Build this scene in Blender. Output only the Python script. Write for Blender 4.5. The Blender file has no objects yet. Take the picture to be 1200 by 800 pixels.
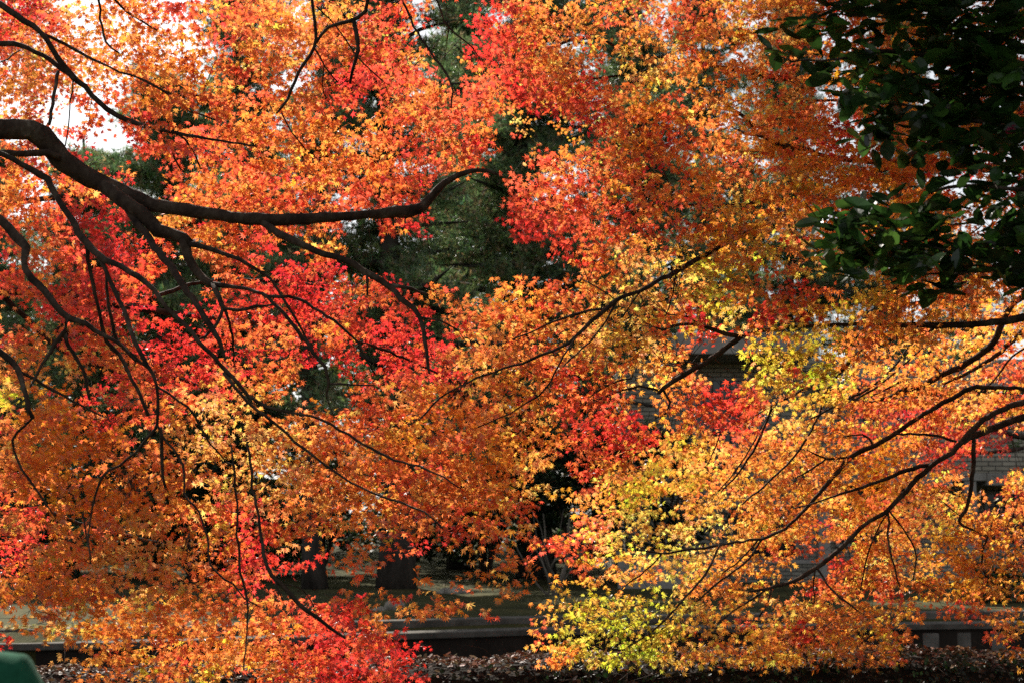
import bpy, bmesh, math, random
import numpy as np
from mathutils import Vector, Matrix, Quaternion

random.seed(7)
RNG = np.random.default_rng(11)
SC = bpy.context.scene
COL = SC.collection
R_ = math.radians

# ---------------------------------------------------------------- camera, sky, sun, exposure
EYE = Vector((0.0, 0.0, 1.6))
FPX = 1667.0                     # focal length in pixels of a 1200 px wide picture
PITCH = math.atan(200.0 / FPX)
cam_d = bpy.data.cameras.new('camera')
cam_d.sensor_width = 36.0
cam_d.lens = 36.0 * FPX / 1200.0
cam_d.clip_end = 3000.0
cam_d.dof.use_dof = True
cam_d.dof.focus_distance = 8.2
cam_d.dof.aperture_fstop = 4.0
cam = bpy.data.objects.new('camera', cam_d)
COL.objects.link(cam)
cam.location = EYE
cam.rotation_euler = (math.pi / 2 + PITCH, 0, 0)
SC.camera = cam

SUN_AZ, SUN_EL = R_(-24.0), R_(40.0)       # behind the trees, a little to the left
SUN_DIR = Vector((math.sin(SUN_AZ) * math.cos(SUN_EL), math.cos(SUN_AZ) * math.cos(SUN_EL), math.sin(SUN_EL)))
world = bpy.data.worlds.new('World')
SC.world = world
world.use_nodes = True
wn = world.node_tree
sky = wn.nodes.new('ShaderNodeTexSky')
sky.sky_type = 'NISHITA'
sky.sun_disc = False
sky.sun_elevation = SUN_EL
sky.sun_rotation = SUN_AZ
sky.air_density = 1.0
sky.dust_density = 1.5
wn.nodes['Background'].inputs[1].default_value = 0.08
hsv = wn.nodes.new('ShaderNodeHueSaturation')       # camera balanced for the warm light
hsv.inputs['Saturation'].default_value = 0.25
wn.links.new(sky.outputs[0], hsv.inputs['Color'])
wn.links.new(hsv.outputs[0], wn.nodes['Background'].inputs[0])
sun_d = bpy.data.lights.new('sun', 'SUN')
sun_d.energy = 5.0
sun_d.angle = R_(0.53)
sun_d.color = (1.0, 0.93, 0.82)
sun = bpy.data.objects.new('sun', sun_d)
COL.objects.link(sun)
sun.rotation_euler = SUN_DIR.to_track_quat('Z', 'Y').to_euler()
sun.location = SUN_DIR * 60

SC.view_settings.view_transform = 'Standard'
SC.view_settings.look = 'None'
SC.view_settings.exposure = 0.8
SC.view_settings.gamma = 1.0
SC.view_settings.use_curve_mapping = False
cy = SC.cycles
cy.use_denoising = False
cy.max_bounces = 10
cy.diffuse_bounces = 3
cy.glossy_bounces = 2
cy.transmission_bounces = 8
cy.transparent_max_bounces = 4
cy.sample_clamp_indirect = 6.0
cy.caustics_reflective = False
cy.caustics_refractive = False

# ---------------------------------------------------------------- helpers
CP, SP = math.cos(PITCH), math.sin(PITCH)


def at(px, py, d):
    """point seen at photo pixel (px, py) in a plane d metres ahead"""
    u, v = (px - 600.0) / FPX, (400.0 - py) / FPX
    y = CP - SP * v
    z = SP + CP * v
    k = d / y
    return Vector((u * k, d, 1.6 + z * k))


def at_np(px, py, d):
    u, v = (px - 600.0) / FPX, (400.0 - py) / FPX
    y = CP - SP * v
    k = d / y
    return np.stack([u * k, d * np.ones_like(u), 1.6 + (SP + CP * v) * k], axis=1)


def tag(o, label=None, cat=None, group=None, kind=None):
    if label: o['label'] = label
    if cat: o['category'] = cat
    if group: o['group'] = group
    if kind: o['kind'] = kind
    return o


def thing(name, loc, label, cat, group=None):
    o = bpy.data.objects.new(name, None)
    o.empty_display_size = 0.3
    COL.objects.link(o)
    o.location = loc
    return tag(o, label, cat, group)


def link(name, me, mats, parent=None):
    for m in (mats if isinstance(mats, (list, tuple)) else [mats]):
        me.materials.append(m)
    o = bpy.data.objects.new(name, me)
    COL.objects.link(o)
    if parent is not None:
        o.parent = parent
        if parent.type == 'EMPTY':                              # geometry is written in world space
            o.matrix_parent_inverse = Matrix.Translation(-parent.location)
    return o


def mesh_np(name, verts, tris, tint=None, mat_idx=None, smooth=False):
    me = bpy.data.meshes.new(name)
    nv, nf = len(verts), len(tris)
    me.vertices.add(nv)
    me.vertices.foreach_set('co', np.ascontiguousarray(verts, dtype=np.float32).ravel())
    me.loops.add(nf * 3)
    me.loops.foreach_set('vertex_index', np.ascontiguousarray(tris, dtype=np.int32).ravel())
    me.polygons.add(nf)
    me.polygons.foreach_set('loop_start', np.arange(nf, dtype=np.int32) * 3)
    if mat_idx is not None:
        me.polygons.foreach_set('material_index', np.ascontiguousarray(mat_idx, dtype=np.int32))
    me.polygons.foreach_set('use_smooth', np.full(nf, smooth, dtype=bool))
    me.update(calc_edges=True)
    if tint is not None:
        a = me.attributes.new('tint', 'FLOAT_COLOR', 'POINT')
        c = np.ones((nv, 4), dtype=np.float32)
        c[:, :3] = tint
        a.data.foreach_set('color', c.ravel())
    return me


class MB:
    """collects simple solids into one mesh"""
    def __init__(self):
        self.v, self.f = [], []

    def box(self, x0, x1, y0, y1, z0, z1):
        b = len(self.v)
        self.v += [(x0, y0, z0), (x1, y0, z0), (x1, y1, z0), (x0, y1, z0), (x0, y0, z1), (x1, y0, z1), (x1, y1, z1), (x0, y1, z1)]
        self.f += [[b + i for i in q] for q in ((0, 3, 2, 1), (4, 5, 6, 7), (0, 1, 5, 4), (1, 2, 6, 5), (2, 3, 7, 6), (3, 0, 4, 7))]

    def prism(self, pts, y0, y1):
        """outline in x, z pushed from y0 to y1"""
        b, n = len(self.v), len(pts)
        self.v += [(p[0], y0, p[1]) for p in pts] + [(p[0], y1, p[1]) for p in pts]
        self.f += [[b + i for i in range(n)], [b + n + i for i in reversed(range(n))]]
        self.f += [[b + (i + 1) % n, b + i, b + n + i, b + n + (i + 1) % n] for i in range(n)]

    def tube(self, pts, rads, n=8, rough=0.0):
        pts = [Vector(p) for p in pts]
        b, rings = len(self.v), len(pts)
        up = Vector((0.13, 0.31, 0.94)).normalized()
        ph = random.random() * 6.28
        for i, p in enumerate(pts):
            t = (pts[min(i + 1, rings - 1)] - pts[max(i - 1, 0)])
            t = t.normalized() if t.length > 1e-9 else Vector((0, 0, 1))
            s = t.cross(up)
            s = s.normalized() if s.length > 1e-4 else Vector((1, 0, 0))
            w = s.cross(t)
            for k in range(n):
                a = 2 * math.pi * k / n + ph
                r = rads[i] * (1 + (random.random() - .5) * 2 * rough)
                self.v.append(tuple(p + s * (math.cos(a) * r) + w * (math.sin(a) * r)))
        for i in range(rings - 1):
            for k in range(n):
                k2 = (k + 1) % n
                self.f.append([b + i * n + k, b + i * n + k2, b + (i + 1) * n + k2, b + (i + 1) * n + k])
        self.f.append([b + k for k in reversed(range(n))])
        self.f.append([b + (rings - 1) * n + k for k in range(n)])

    def build(self, name, mat, parent=None, smooth=False, bevel=0.0):
        me = bpy.data.meshes.new(name)
        me.from_pydata(self.v, [], self.f)
        if smooth:
            me.polygons.foreach_set('use_smooth', [True] * len(me.polygons))
        me.update()
        o = link(name, me, mat, parent)
        if bevel:
            m = o.modifiers.new('bevel', 'BEVEL')
            m.width = bevel
            m.segments = 2
            m.limit_method = 'ANGLE'
        return o


def new_mat(name):
    m = bpy.data.materials.new(name)
    m.use_nodes = True
    nt = m.node_tree
    bs = nt.nodes['Principled BSDF']
    return m, nt, bs


def ramp(nt, stops):
    r = nt.nodes.new('ShaderNodeValToRGB')
    els = r.color_ramp.elements
    els[0].position, els[0].color = stops[0][0], (*stops[0][1], 1)
    els[1].position, els[1].color = stops[-1][0], (*stops[-1][1], 1)
    for p, c in stops[1:-1]:
        e = els.new(p)
        e.color = (*c, 1)
    return r


def noise_mat(name, stops, scale=4.0, detail=6.0, rough=0.9, bump=0.3, bscale=None, stretch=(1, 1, 1), spec=0.2, bdist=0.02):
    m, nt, bs = new_mat(name)
    tc = nt.nodes.new('ShaderNodeTexCoord')
    mp = nt.nodes.new('ShaderNodeMapping')
    mp.inputs['Scale'].default_value = stretch
    nt.links.new(tc.outputs['Object'], mp.inputs[0])
    nz = nt.nodes.new('ShaderNodeTexNoise')
    nz.inputs['Scale'].default_value = scale
    nz.inputs['Detail'].default_value = detail
    nz.inputs['Roughness'].default_value = 0.65
    nt.links.new(mp.outputs[0], nz.inputs['Vector'])
    r = ramp(nt, stops)
    nt.links.new(nz.outputs['Fac'], r.inputs[0])
    nt.links.new(r.outputs[0], bs.inputs['Base Color'])
    bs.inputs['Roughness'].default_value = rough
    bs.inputs['Specular IOR Level'].default_value = spec
    if bump:
        n2 = nt.nodes.new('ShaderNodeTexNoise')
        n2.inputs['Scale'].default_value = bscale or scale * 4
        n2.inputs['Detail'].default_value = 8
        nt.links.new(mp.outputs[0], n2.inputs['Vector'])
        bp = nt.nodes.new('ShaderNodeBump')
        bp.inputs['Strength'].default_value = bump
        bp.inputs['Distance'].default_value = bdist
        nt.links.new(n2.outputs['Fac'], bp.inputs['Height'])
        nt.links.new(bp.outputs[0], bs.inputs['Normal'])
    return m


def leaf_mat(name, trans=0.62, refl=0.5, gloss=0.05, grough=0.4, tgain=1.0):
    """thin leaf: reflects on one side and lets coloured light through to the other"""
    m = bpy.data.materials.new(name)
    m.use_nodes = True
    nt = m.node_tree
    nt.nodes.clear()
    out = nt.nodes.new('ShaderNodeOutputMaterial')
    at_ = nt.nodes.new('ShaderNodeAttribute')
    at_.attribute_name = 'tint'
    mul = nt.nodes.new('ShaderNodeMixRGB')
    mul.blend_type = 'MULTIPLY'
    mul.inputs[0].default_value = 1
    mul.inputs[2].default_value = (refl, refl, refl, 1)
    nt.links.new(at_.outputs['Color'], mul.inputs[1])
    df = nt.nodes.new('ShaderNodeBsdfDiffuse')
    nt.links.new(mul.outputs[0], df.inputs[0])
    tr = nt.nodes.new('ShaderNodeBsdfTranslucent')
    m2 = nt.nodes.new('ShaderNodeMixRGB')
    m2.blend_type = 'MULTIPLY'
    m2.inputs[0].default_value = 1
    m2.inputs[2].default_value = (tgain, tgain, tgain, 1)
    nt.links.new(at_.outputs['Color'], m2.inputs[1])
    nt.links.new(m2.outputs[0], tr.inputs[0])
    mx = nt.nodes.new('ShaderNodeMixShader')
    mx.inputs[0].default_value = trans
    nt.links.new(df.outputs[0], mx.inputs[1])
    nt.links.new(tr.outputs[0], mx.inputs[2])
    gl = nt.nodes.new('ShaderNodeBsdfGlossy')
    gl.inputs['Roughness'].default_value = grough
    gl.inputs['Color'].default_value = (1, 1, 1, 1)
    m3 = nt.nodes.new('ShaderNodeMixShader')
    m3.inputs[0].default_value = gloss
    nt.links.new(mx.outputs[0], m3.inputs[1])
    nt.links.new(gl.outputs[0], m3.inputs[2])
    nt.links.new(m3.outputs[0], out.inputs[0])
    return m


M = {}
M['maple'] = leaf_mat('maple_leaf', trans=0.74, refl=0.6, gloss=0.06, grough=0.38)
M['glossy'] = leaf_mat('glossy_leaf', trans=0.4, refl=0.75, gloss=0.04, grough=0.3)
M['needle'] = leaf_mat('pine_needle', trans=0.5, refl=1.2, gloss=0.06)
M['dry'] = leaf_mat('dry_leaf', trans=0.25, refl=0.9, gloss=0.025, grough=0.45)
M['green'] = leaf_mat('shrub_leaf', trans=0.4, refl=0.8, gloss=0.025)
M['bark'] = noise_mat('maple_bark', [(.32, (.014, .009, .007)), (.5, (.05, .032, .023)), (.62, (.085, .062, .045)), (.74, (.19, .16, .125))], 11, detail=9, stretch=(1, 1, .6), bump=.9, bscale=38)
M['pine_bark'] = noise_mat('pine_bark', [(.3, (.02, .016, .013)), (.6, (.07, .058, .048)), (.8, (.13, .115, .1))], 6, stretch=(1, 1, .25), bump=.8, bscale=18, bdist=.05)
M['grass'] = noise_mat('mossy_ground', [(.25, (.018, .016, .008)), (.45, (.045, .046, .013)), (.6, (.075, .068, .022)), (.8, (.13, .095, .04))], 1.1, rough=1, bump=.8, bscale=30, bdist=.03)
M['soil'] = noise_mat('bank_soil', [(.3, (.008, .006, .005)), (.7, (.026, .019, .013))], 7, rough=1, bump=.9, bscale=40)
M['concrete'] = noise_mat('weathered_concrete', [(.25, (.08, .073, .06)), (.5, (.16, .15, .13)), (.75, (.25, .235, .21))], 3.5, rough=.9, bump=.35, bscale=50, bdist=.006)
M['old_stone'] = noise_mat('old_kerb_stone', [(.25, (.05, .046, .038)), (.5, (.11, .1, .085)), (.75, (.19, .18, .155))], 4, rough=.95, bump=.4, bscale=40)
M['pale_concrete'] = noise_mat('pale_concrete', [(.25, (.2, .185, .16)), (.5, (.33, .31, .28)), (.75, (.42, .4, .37))], 2.6, stretch=(1, 1, .35), rough=.9, bump=.25, bscale=45, bdist=.005)
M['stone'] = noise_mat('boulder_stone', [(.3, (.08, .075, .06)), (.5, (.24, .22, .18)), (.7, (.42, .39, .33))], 7, rough=.9, bump=.5, bscale=25)
M['dark_wall'] = noise_mat('shaded_canal_wall', [(.25, (.014, .010, .008)), (.5, (.028, .021, .016)), (.8, (.075, .058, .045))], 2.2, stretch=(1, 1, .4), rough=.85, bump=.5, bscale=30)  # shade on the wall face is put into this dark base colour
M['metal'] = noise_mat('grille_metal', [(.3, (.02, .02, .02)), (.7, (.05, .05, .05))], 20, rough=.5, bump=0)
M['fleece'] = noise_mat('green_fleece', [(.3, (.008, .065, .034)), (.7, (.016, .105, .055))], 60, rough=1, bump=.4, bscale=220, bdist=.004)
M['trousers'] = noise_mat('dark_trousers', [(.3, (.012, .014, .02)), (.7, (.025, .028, .04))], 30, rough=.95, bump=.2)
M['skin'] = noise_mat('skin', [(.3, (.5, .29, .2)), (.7, (.58, .35, .25))], 12, rough=.55, bump=0, spec=.4)
M['hair'] = noise_mat('dark_hair', [(.3, (.008, .006, .005)), (.7, (.025, .018, .014))], 40, stretch=(1, 1, .2), rough=.5, bump=.4)
M['shoe'] = noise_mat('shoe_leather', [(.3, (.03, .022, .017)), (.7, (.05, .04, .03))], 20, rough=.5, bump=0)

m, nt, bs = new_mat('window_glass')
bs.inputs['Base Color'].default_value = (.02, .024, .028, 1)
bs.inputs['Roughness'].default_value = .08
M['glass'] = m
m, nt, bs = new_mat('canal_water')
bs.inputs['Base Color'].default_value = (.012, .016, .012, 1)
bs.inputs['Roughness'].default_value = .06
nz = nt.nodes.new('ShaderNodeTexNoise'); nz.inputs['Scale'].default_value = 3
bp = nt.nodes.new('ShaderNodeBump'); bp.inputs['Strength'].default_value = .12
nt.links.new(nz.outputs[0], bp.inputs['Height']); nt.links.new(bp.outputs[0], bs.inputs['Normal'])
M['water'] = m


def brick_mat(name, c1, c2, mortar, bw, bh):
    m, nt, bs = new_mat(name)
    tc = nt.nodes.new('ShaderNodeTexCoord')
    mp = nt.nodes.new('ShaderNodeMapping')
    mp.inputs['Rotation'].default_value = (R_(-90), 0, 0)
    nt.links.new(tc.outputs['Object'], mp.inputs[0])
    br = nt.nodes.new('ShaderNodeTexBrick')
    br.inputs['Color1'].default_value = (*c1, 1)
    br.inputs['Color2'].default_value = (*c2, 1)
    br.inputs['Mortar'].default_value = (*mortar, 1)
    br.inputs['Scale'].default_value = 1
    br.inputs['Mortar Size'].default_value = .012
    br.inputs['Brick Width'].default_value = bw
    br.inputs['Row Height'].default_value = bh
    nt.links.new(mp.outputs[0], br.inputs['Vector'])
    nz = nt.nodes.new('ShaderNodeTexNoise'); nz.inputs['Scale'].default_value = 1.6; nz.inputs['Detail'].default_value = 8
    nt.links.new(tc.outputs['Object'], nz.inputs['Vector'])
    rp = ramp(nt, [(.3, (.6, .6, .58)), (.7, (1, 1, 1))])
    nt.links.new(nz.outputs[0], rp.inputs[0])
    mu = nt.nodes.new('ShaderNodeMixRGB'); mu.blend_type = 'MULTIPLY'; mu.inputs[0].default_value = 1
    nt.links.new(br.outputs['Color'], mu.inputs[1]); nt.links.new(rp.outputs[0], mu.inputs[2])
    nt.links.new(mu.outputs[0], bs.inputs['Base Color'])
    bs.inputs['Roughness'].default_value = .8
    b = nt.nodes.new('ShaderNodeBump'); b.inputs['Strength'].default_value = .6; b.inputs['Distance'].default_value = .01; b.invert = True
    nt.links.new(br.outputs['Fac'], b.inputs['Height']); nt.links.new(b.outputs[0], bs.inputs['Normal'])
    return m


M['brick'] = brick_mat('grey_brick_tile', (.5, .45, .36), (.4, .36, .29), (.1, .09, .075), .3, .1)
M['tile'] = brick_mat('pale_wall_tile', (.42, .4, .33), (.35, .33, .27), (.14, .13, .11), .24, .085)

# ---------------------------------------------------------------- leaf meshes
# maple leaf: seven pointed lobes cut deep towards the stalk, tips bent down
_ang = [0, 20, 38, 57, 76, 97, 118, 150, 180]
_rad = [1.0, .36, .92, .34, .76, .30, .46, .2, .10]
_half = [(a, r) for a, r in zip(_ang, _rad)]
_out = [(a, r) for a, r in _half] + [(-a, r) for a, r in reversed(_half[1:-1])]
MAPLE_T = np.array([(0, 0.0, 0.0)] + [(math.sin(R_(a)) * r, math.cos(R_(a)) * r, -.22 * r * r) for a, r in _out])
# simpler five lobes for trees further off
_half5 = [(0, 1.0), (26, .36), (52, .88), (80, .32), (108, .6), (150, .18)]
_out5 = _half5 + [(-a, r) for a, r in reversed(_half5[1:])]
MAPLE5_T = np.array([(0, 0.0, 0.0)] + [(math.sin(R_(a)) * r, math.cos(R_(a)) * r, -.22 * r * r) for a, r in _out5])
# evergreen leaf: pointed oval, folded along the midrib
_ov = [(0, 1.0, 0), (.20, .8, .03), (.31, .5, .05), (.29, .2, .05), (.16, -.05, .03), (0, -.16, 0)]
OVAL_T = np.array([(0, .42, -.05)] + [(x, y, z) for x, y, z in _ov] + [(-x, y, z) for x, y, z in reversed(_ov[1:-1])])


def fan(n):
    return np.array([(0, 1 + i, 1 + (i + 1) % n) for i in range(n)])


def frames(normal, tip):
    n = normal / np.linalg.norm(normal, axis=1, keepdims=True)
    t = tip - n * np.sum(tip * n, axis=1, keepdims=True)
    t = t / (np.linalg.norm(t, axis=1, keepdims=True) + 1e-9)
    s = np.cross(t, n)
    return s, t, n


def leaf_geo(T, pos, normal, tip, size, jitter=0.0):
    """all leaves of one crown: template T placed at pos, returns verts, tris"""
    s, t, n = frames(normal, tip)
    N, k = len(pos), len(T)
    TT = np.broadcast_to(T, (N, k, 3)).copy()
    if jitter:
        TT += RNG.normal(0, jitter, TT.shape) * np.array([1, 1, .8])
        curl = RNG.normal(0, .22, (N, 1))
        TT[:, :, 2] += curl * (TT[:, :, 0] ** 2 + .5 * TT[:, :, 1] ** 2)
    v = (TT[:, :, 0:1] * s[:, None, :] + TT[:, :, 1:2] * t[:, None, :] + TT[:, :, 2:3] * n[:, None, :]) * size[:, None, None] + pos[:, None, :]
    f = fan(k - 1)[None] + (np.arange(N) * k)[:, None, None]
    return v.reshape(-1, 3), f.reshape(-1, 3), k


def twig_geo(p0, p1, p2, r0, r1):
    """thin three-sided twigs through p0, p1, p2"""
    N = len(p0)
    ax = p2 - p0
    ax = ax / (np.linalg.norm(ax, axis=1, keepdims=True) + 1e-9)
    ref = np.broadcast_to(np.array([.3, .2, .93]), ax.shape)
    s = np.cross(ax, ref); s /= np.linalg.norm(s, axis=1, keepdims=True) + 1e-9
    w = np.cross(s, ax)
    rings = []
    for p, r in ((p0, r0), (p1, (r0 + r1) / 2), (p2, r1)):
        for k in range(3):
            a = 2.0944 * k
            rings.append(p + (s * math.cos(a) + w * math.sin(a)) * np.asarray(r).reshape(-1, 1))
    v = np.stack(rings, axis=1)
    tri = []
    for i in range(2):
        for k in range(3):
            a, b = i * 3 + k, i * 3 + (k + 1) % 3
            tri += [(a, b, b + 3), (a, b + 3, a + 3)]
    f = np.array(tri)[None] + (np.arange(N) * 9)[:, None, None]
    return v.reshape(-1, 3), f.reshape(-1, 3)


# ---------------------------------------------------------------- ground, canal
def wall_y(x):      # face of the far canal wall
    xs = [-60, -6.3, -2.5, 0.6, 8.5, 60]
    ys = [14.0, 17.6, 19.2, 20.3, 21.6, 24.0]
    return float(np.interp(x, xs, ys))


NEAR_Y = 11.2
xs = [-900, -200, -60] + list(np.linspace(-40, 40, 41)) + [60, 200, 900]
v, f = [], []
rows = 9
rnd = random.Random(3)
for x in xs:
    xc = max(-60, min(60, x))
    w = wall_y(xc) + .25
    for y, z in ((-300, 0), (NEAR_Y - 1.6, 0), (NEAR_Y - .3, 0), (NEAR_Y - .3, -1.9), (w, -1.9), (w + .02, -.03), (w + .4, .09), (w + 14, .12), (1500, .3)):
        v.append((x, y, z))
for i in range(len(xs) - 1):
    for k in range(rows - 1):
        a = i * rows + k
        f.append((a, a + rows, a + rows + 1, a + 1))
me = bpy.data.meshes.new('ground'); me.from_pydata(v, [], f); me.update()
tag(link('ground', me, M['grass']), kind='structure')
me = bpy.data.meshes.new('water')
me.from_pydata([(-60, NEAR_Y - .25, -1.5), (60, NEAR_Y - .25, -1.5), (60, 24.2, -1.5), (-60, 14.2, -1.5)], [], [(0, 1, 2, 3)])
tag(link('canal_water', me, M['water']), kind='structure')


def strip_wall(mb, x0, x1, dy0, dy1, z0, z1, n=24):
    """a run of wall that follows the bank line"""
    b = len(mb.v)
    for i in range(n + 1):
        x = x0 + (x1 - x0) * i / n
        w = wall_y(x)
        mb.v += [(x, w + dy0, z0), (x, w + dy1, z0), (x, w + dy1, z1), (x, w + dy0, z1)]
    for i in range(n):
        a = b + i * 4
        for k in range(4):
            k2 = (k + 1) % 4
            mb.f.append([a + k, a + 4 + k, a + 4 + k2, a + k2])
    mb.f += [[b, b + 1, b + 2, b + 3], [b + n * 4 + 3, b + n * 4 + 2, b + n * 4 + 1, b + n * 4]]


cw = thing('canal_wall', (0, wall_y(0), -1.9), 'dark shaded canal wall with a pale lit coping across the water', 'wall')
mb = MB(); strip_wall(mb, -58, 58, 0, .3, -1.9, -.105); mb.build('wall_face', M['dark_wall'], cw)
mb = MB(); strip_wall(mb, -58, 58, -.07, .42, -.10, -.012); mb.build('coping', M['old_stone'], cw, bevel=.015)
mb = MB()
for px, w_ in ((1081, .12), (1117, .13), (1149, .23), (1192, .07), (985, .14), (1030, .1)):
    d = wall_y(9)
    x = (px - 600) / FPX * wall_y((px - 600) / FPX * 21.3)
    y = wall_y(x)
    mb.v, mb.f = [], []
    mb.box(x - w_, x + w_, y - .06, y + .05, -1.8, -.15)
    mb.build('pilaster', M['concrete'], cw, bevel=.012)
kc = thing('kerb', (0, wall_y(0) + .5, -.02), 'long low stone kerb running along the grass behind the canal coping', 'kerb')
mb = MB(); strip_wall(mb, -58, 58, .46, .74, -.06, .12); mb.build('kerb_stone', M['old_stone'], kc, bevel=.02)

# near bank: a low ridge of earth, leaf litter on its top, ivy down its dark front
bx = np.linspace(-14, 14, 180)
prof = [(8.6, -.02), (9.35, .1), (9.65, .3), (9.8, .5), (9.98, .9), (10.12, 1.0), (10.6, 1.0), (10.85, .85), (10.95, .3), (11.0, -1.9)]


def ridge(x):
    return float(np.interp(x, [-14, -3.6, -2.4, 0, .6, 2.4, 3.6, 14], [.45, .44, .47, .535, .55, .59, .575, .57])) + .012 * math.sin(x * 5.1) + .01 * math.sin(x * 11.7 + 1)


v, f = [], []
for x in bx:
    h = ridge(x)
    for y, z in prof:
        zz = z * h if z > 0 else z
        if z > .2: zz += rnd.uniform(-.012, .012)
        v.append((x, y + rnd.uniform(-.02, .02) if z > 0 else y, zz))
n = len(prof)
for i in range(len(bx) - 1):
    for k in range(n - 1):
        a = i * n + k
        f.append((a, a + n, a + n + 1, a + 1))
me = bpy.data.meshes.new('bank'); me.from_pydata(v, [], f); me.update()
tag(link('bank', me, M['soil']), kind='structure')


def litter_mesh(name, pos, size, tints, tilt=.35, kind='stuff', mat='dry', T=OVAL_T, wide=1.0):
    N = len(pos)
    nrm = np.stack([RNG.normal(0, tilt, N), RNG.normal(0, tilt, N), np.ones(N)], 1)
    tip = RNG.normal(0, 1, (N, 3))
    TT = T * np.array([wide, 1, 1])
    vv, ff, k = leaf_geo(TT, pos, nrm, tip, size, .05)
    tt = np.repeat(tints, k, axis=0)
    return tag(link(name, mesh_np(name, vv, ff, tt), M[mat]), kind=kind)


def pick(cols, N, jit=.15):
    cols = np.array(cols)
    c = cols[RNG.integers(0, len(cols), N)]
    return np.clip(c * np.exp(RNG.normal(0, jit, (N, 1))) * np.exp(RNG.normal(0, jit * .4, (N, 3))), 0, .95)


DRY = [(.09, .045, .026), (.12, .062, .036), (.16, .09, .055), (.065, .03, .017), (.24, .15, .1), (.05, .022, .012), (.16, .05, .02)]
N = 8200
x = RNG.uniform(-6, 6, N); y = np.clip(RNG.normal(10.35, .25, N), 9.98, 10.95)
z = np.array([ridge(a) for a in x]) + .012 + RNG.uniform(0, .035, N) - np.clip(10.1 - y, 0, 1) * .45 - np.clip(y - 10.6, 0, 1) * .33
litter_mesh('leaf_litter', np.stack([x, y, z], 1), RNG.uniform(.025, .055, N), pick(DRY, N, .3), .4, wide=1.1)
# litter on the ground across the canal
N = 9000
x = RNG.uniform(-14, 12, N); y = RNG.uniform(0, 1, N) ** 1.3 * 10
y = np.array([wall_y(a) for a in x]) + .5 + y
litter_mesh('fallen_leaves', np.stack([x, y, np.where(y - 1.5 > 0, .02, 0) + .02 + (y - 21) * .006], 1), RNG.uniform(.04, .08, N), pick(DRY + [(.4, .25, .07)], N, .3), .4, wide=1.1)
# pale yellow leaves added to brighten the far left strip like sunlit grass
N = 1300
x = RNG.uniform(-9, -4.4, N); y = np.array([wall_y(a) for a in x]) + .85 + np.abs(RNG.normal(0, .2, N))
litter_mesh('sunlit_strip_leaves', np.stack([x, y, .1 + RNG.uniform(.01, .04, N)], 1), RNG.uniform(.035, .07, N), pick([(.5, .42, .14), (.6, .52, .22), (.4, .28, .09)], N, .2), .3, wide=1.2)
# ivy and weeds on the dark front of the bank, thicker to the right
N = 5200
x = np.concatenate([RNG.uniform(.2, 5.5, N * 3 // 4), RNG.uniform(-5.5, .5, N // 4)])
t = RNG.uniform(0, 1, N)
hr = np.array([ridge(a) for a in x])
y = 10.02 - .3 * t + RNG.normal(0, .05, N)
z = hr * (1.02 - .6 * t) + RNG.normal(0, .03, N)
up = (x > .8) & (t < .25)
z = np.where(up, z + RNG.uniform(0, .05, N), z)
nrm = np.stack([RNG.normal(0, .5, N), -1 + RNG.normal(0, .4, N), .8 + RNG.normal(0, .5, N)], 1)
vv, ff, k = leaf_geo(OVAL_T * np.array([1.4, 1, 1]), np.stack([x, y, z], 1), nrm, RNG.normal(0, 1, (N, 3)) + np.array([0, 0, -.8]), RNG.uniform(.018, .042, N), .05)
tag(link('ivy', mesh_np('ivy', vv, ff, np.repeat(pick([(.009, .02, .006), (.014, .032, .008), (.007, .013, .005), (.03, .016, .009)], N, .3), k, axis=0)), M['green']), kind='stuff')
# bare stems caught in the bank
N = 260
x = RNG.uniform(-1, 5.2, N); hr = np.array([ridge(a) for a in x])
p0 = np.stack([x, 9.9 + RNG.uniform(-.1, .3, N), hr + RNG.uniform(-.2, .02, N)], 1)
p2 = p0 + np.stack([RNG.normal(0, .22, N), RNG.normal(0, .08, N), RNG.normal(.02, .09, N)], 1)
p1 = (p0 + p2) / 2 + np.stack([RNG.normal(0, .03, N), RNG.normal(0, .03, N), RNG.uniform(0, .07, N)], 1)
vv, ff = twig_geo(p0, p1, p2, RNG.uniform(.002, .004, N), np.full(N, .001))
tag(link('dry_stems', mesh_np('dry_stems', vv, ff), M['bark']), kind='stuff')

# ---------------------------------------------------------------- building across the canal
BY = 31.0


def bpt(px, py):
    p = at(px, py, BY)
    return p.x, p.z


bld = thing('building', (8, BY, .1), 'grey brick building with concrete eaves behind the maples on the right', 'building')
mb = MB()
mb.box(2.6, 22, BY + 1.6, BY + 12, .0, 5.1)
mb.build('wall', M['brick'], bld)
mb = MB(); mb.box(3.6, 6.7, BY - .2, BY + 12.5, 5.02, 5.5); mb.build('roof', M['pale_concrete'], bld, bevel=.03)
mb = MB(); mb.box(6.9, 22.4, BY + .6, BY + 12.6, 4.35, 4.75); mb.build('roof', M['pale_concrete'], bld, bevel=.03)
mb = MB(); mb.box(6.6, 15, BY, BY + .25, 2.45, 3.42); mb.build('parapet', M['brick'], bld)
mb = MB(); mb.box(6.5, 15.1, BY - .06, BY + .32, 3.425, 3.56); mb.build('parapet_cap', M['pale_concrete'], bld, bevel=.015)
mb = MB()
mb.box(6.55, 9.55, BY - .02, BY + 1.58, 2.18, 2.445)
mb.box(9.55, 10.3, BY - .02, BY + 1.58, 2.28, 2.445)
mb.box(10.3, 15, BY - .02, BY + 1.58, 2.18, 2.445)
mb.build('lintel', M['pale_concrete'], bld, bevel=.02)
for cx in (6.75, 9.95, 12.6):
    mb = MB(); mb.box(cx - .13, cx + .13, BY + .02, BY + .3, .06, 2.18 if cx != 9.95 else 2.28); mb.build('column', M['pale_concrete'], bld, bevel=.015)
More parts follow.
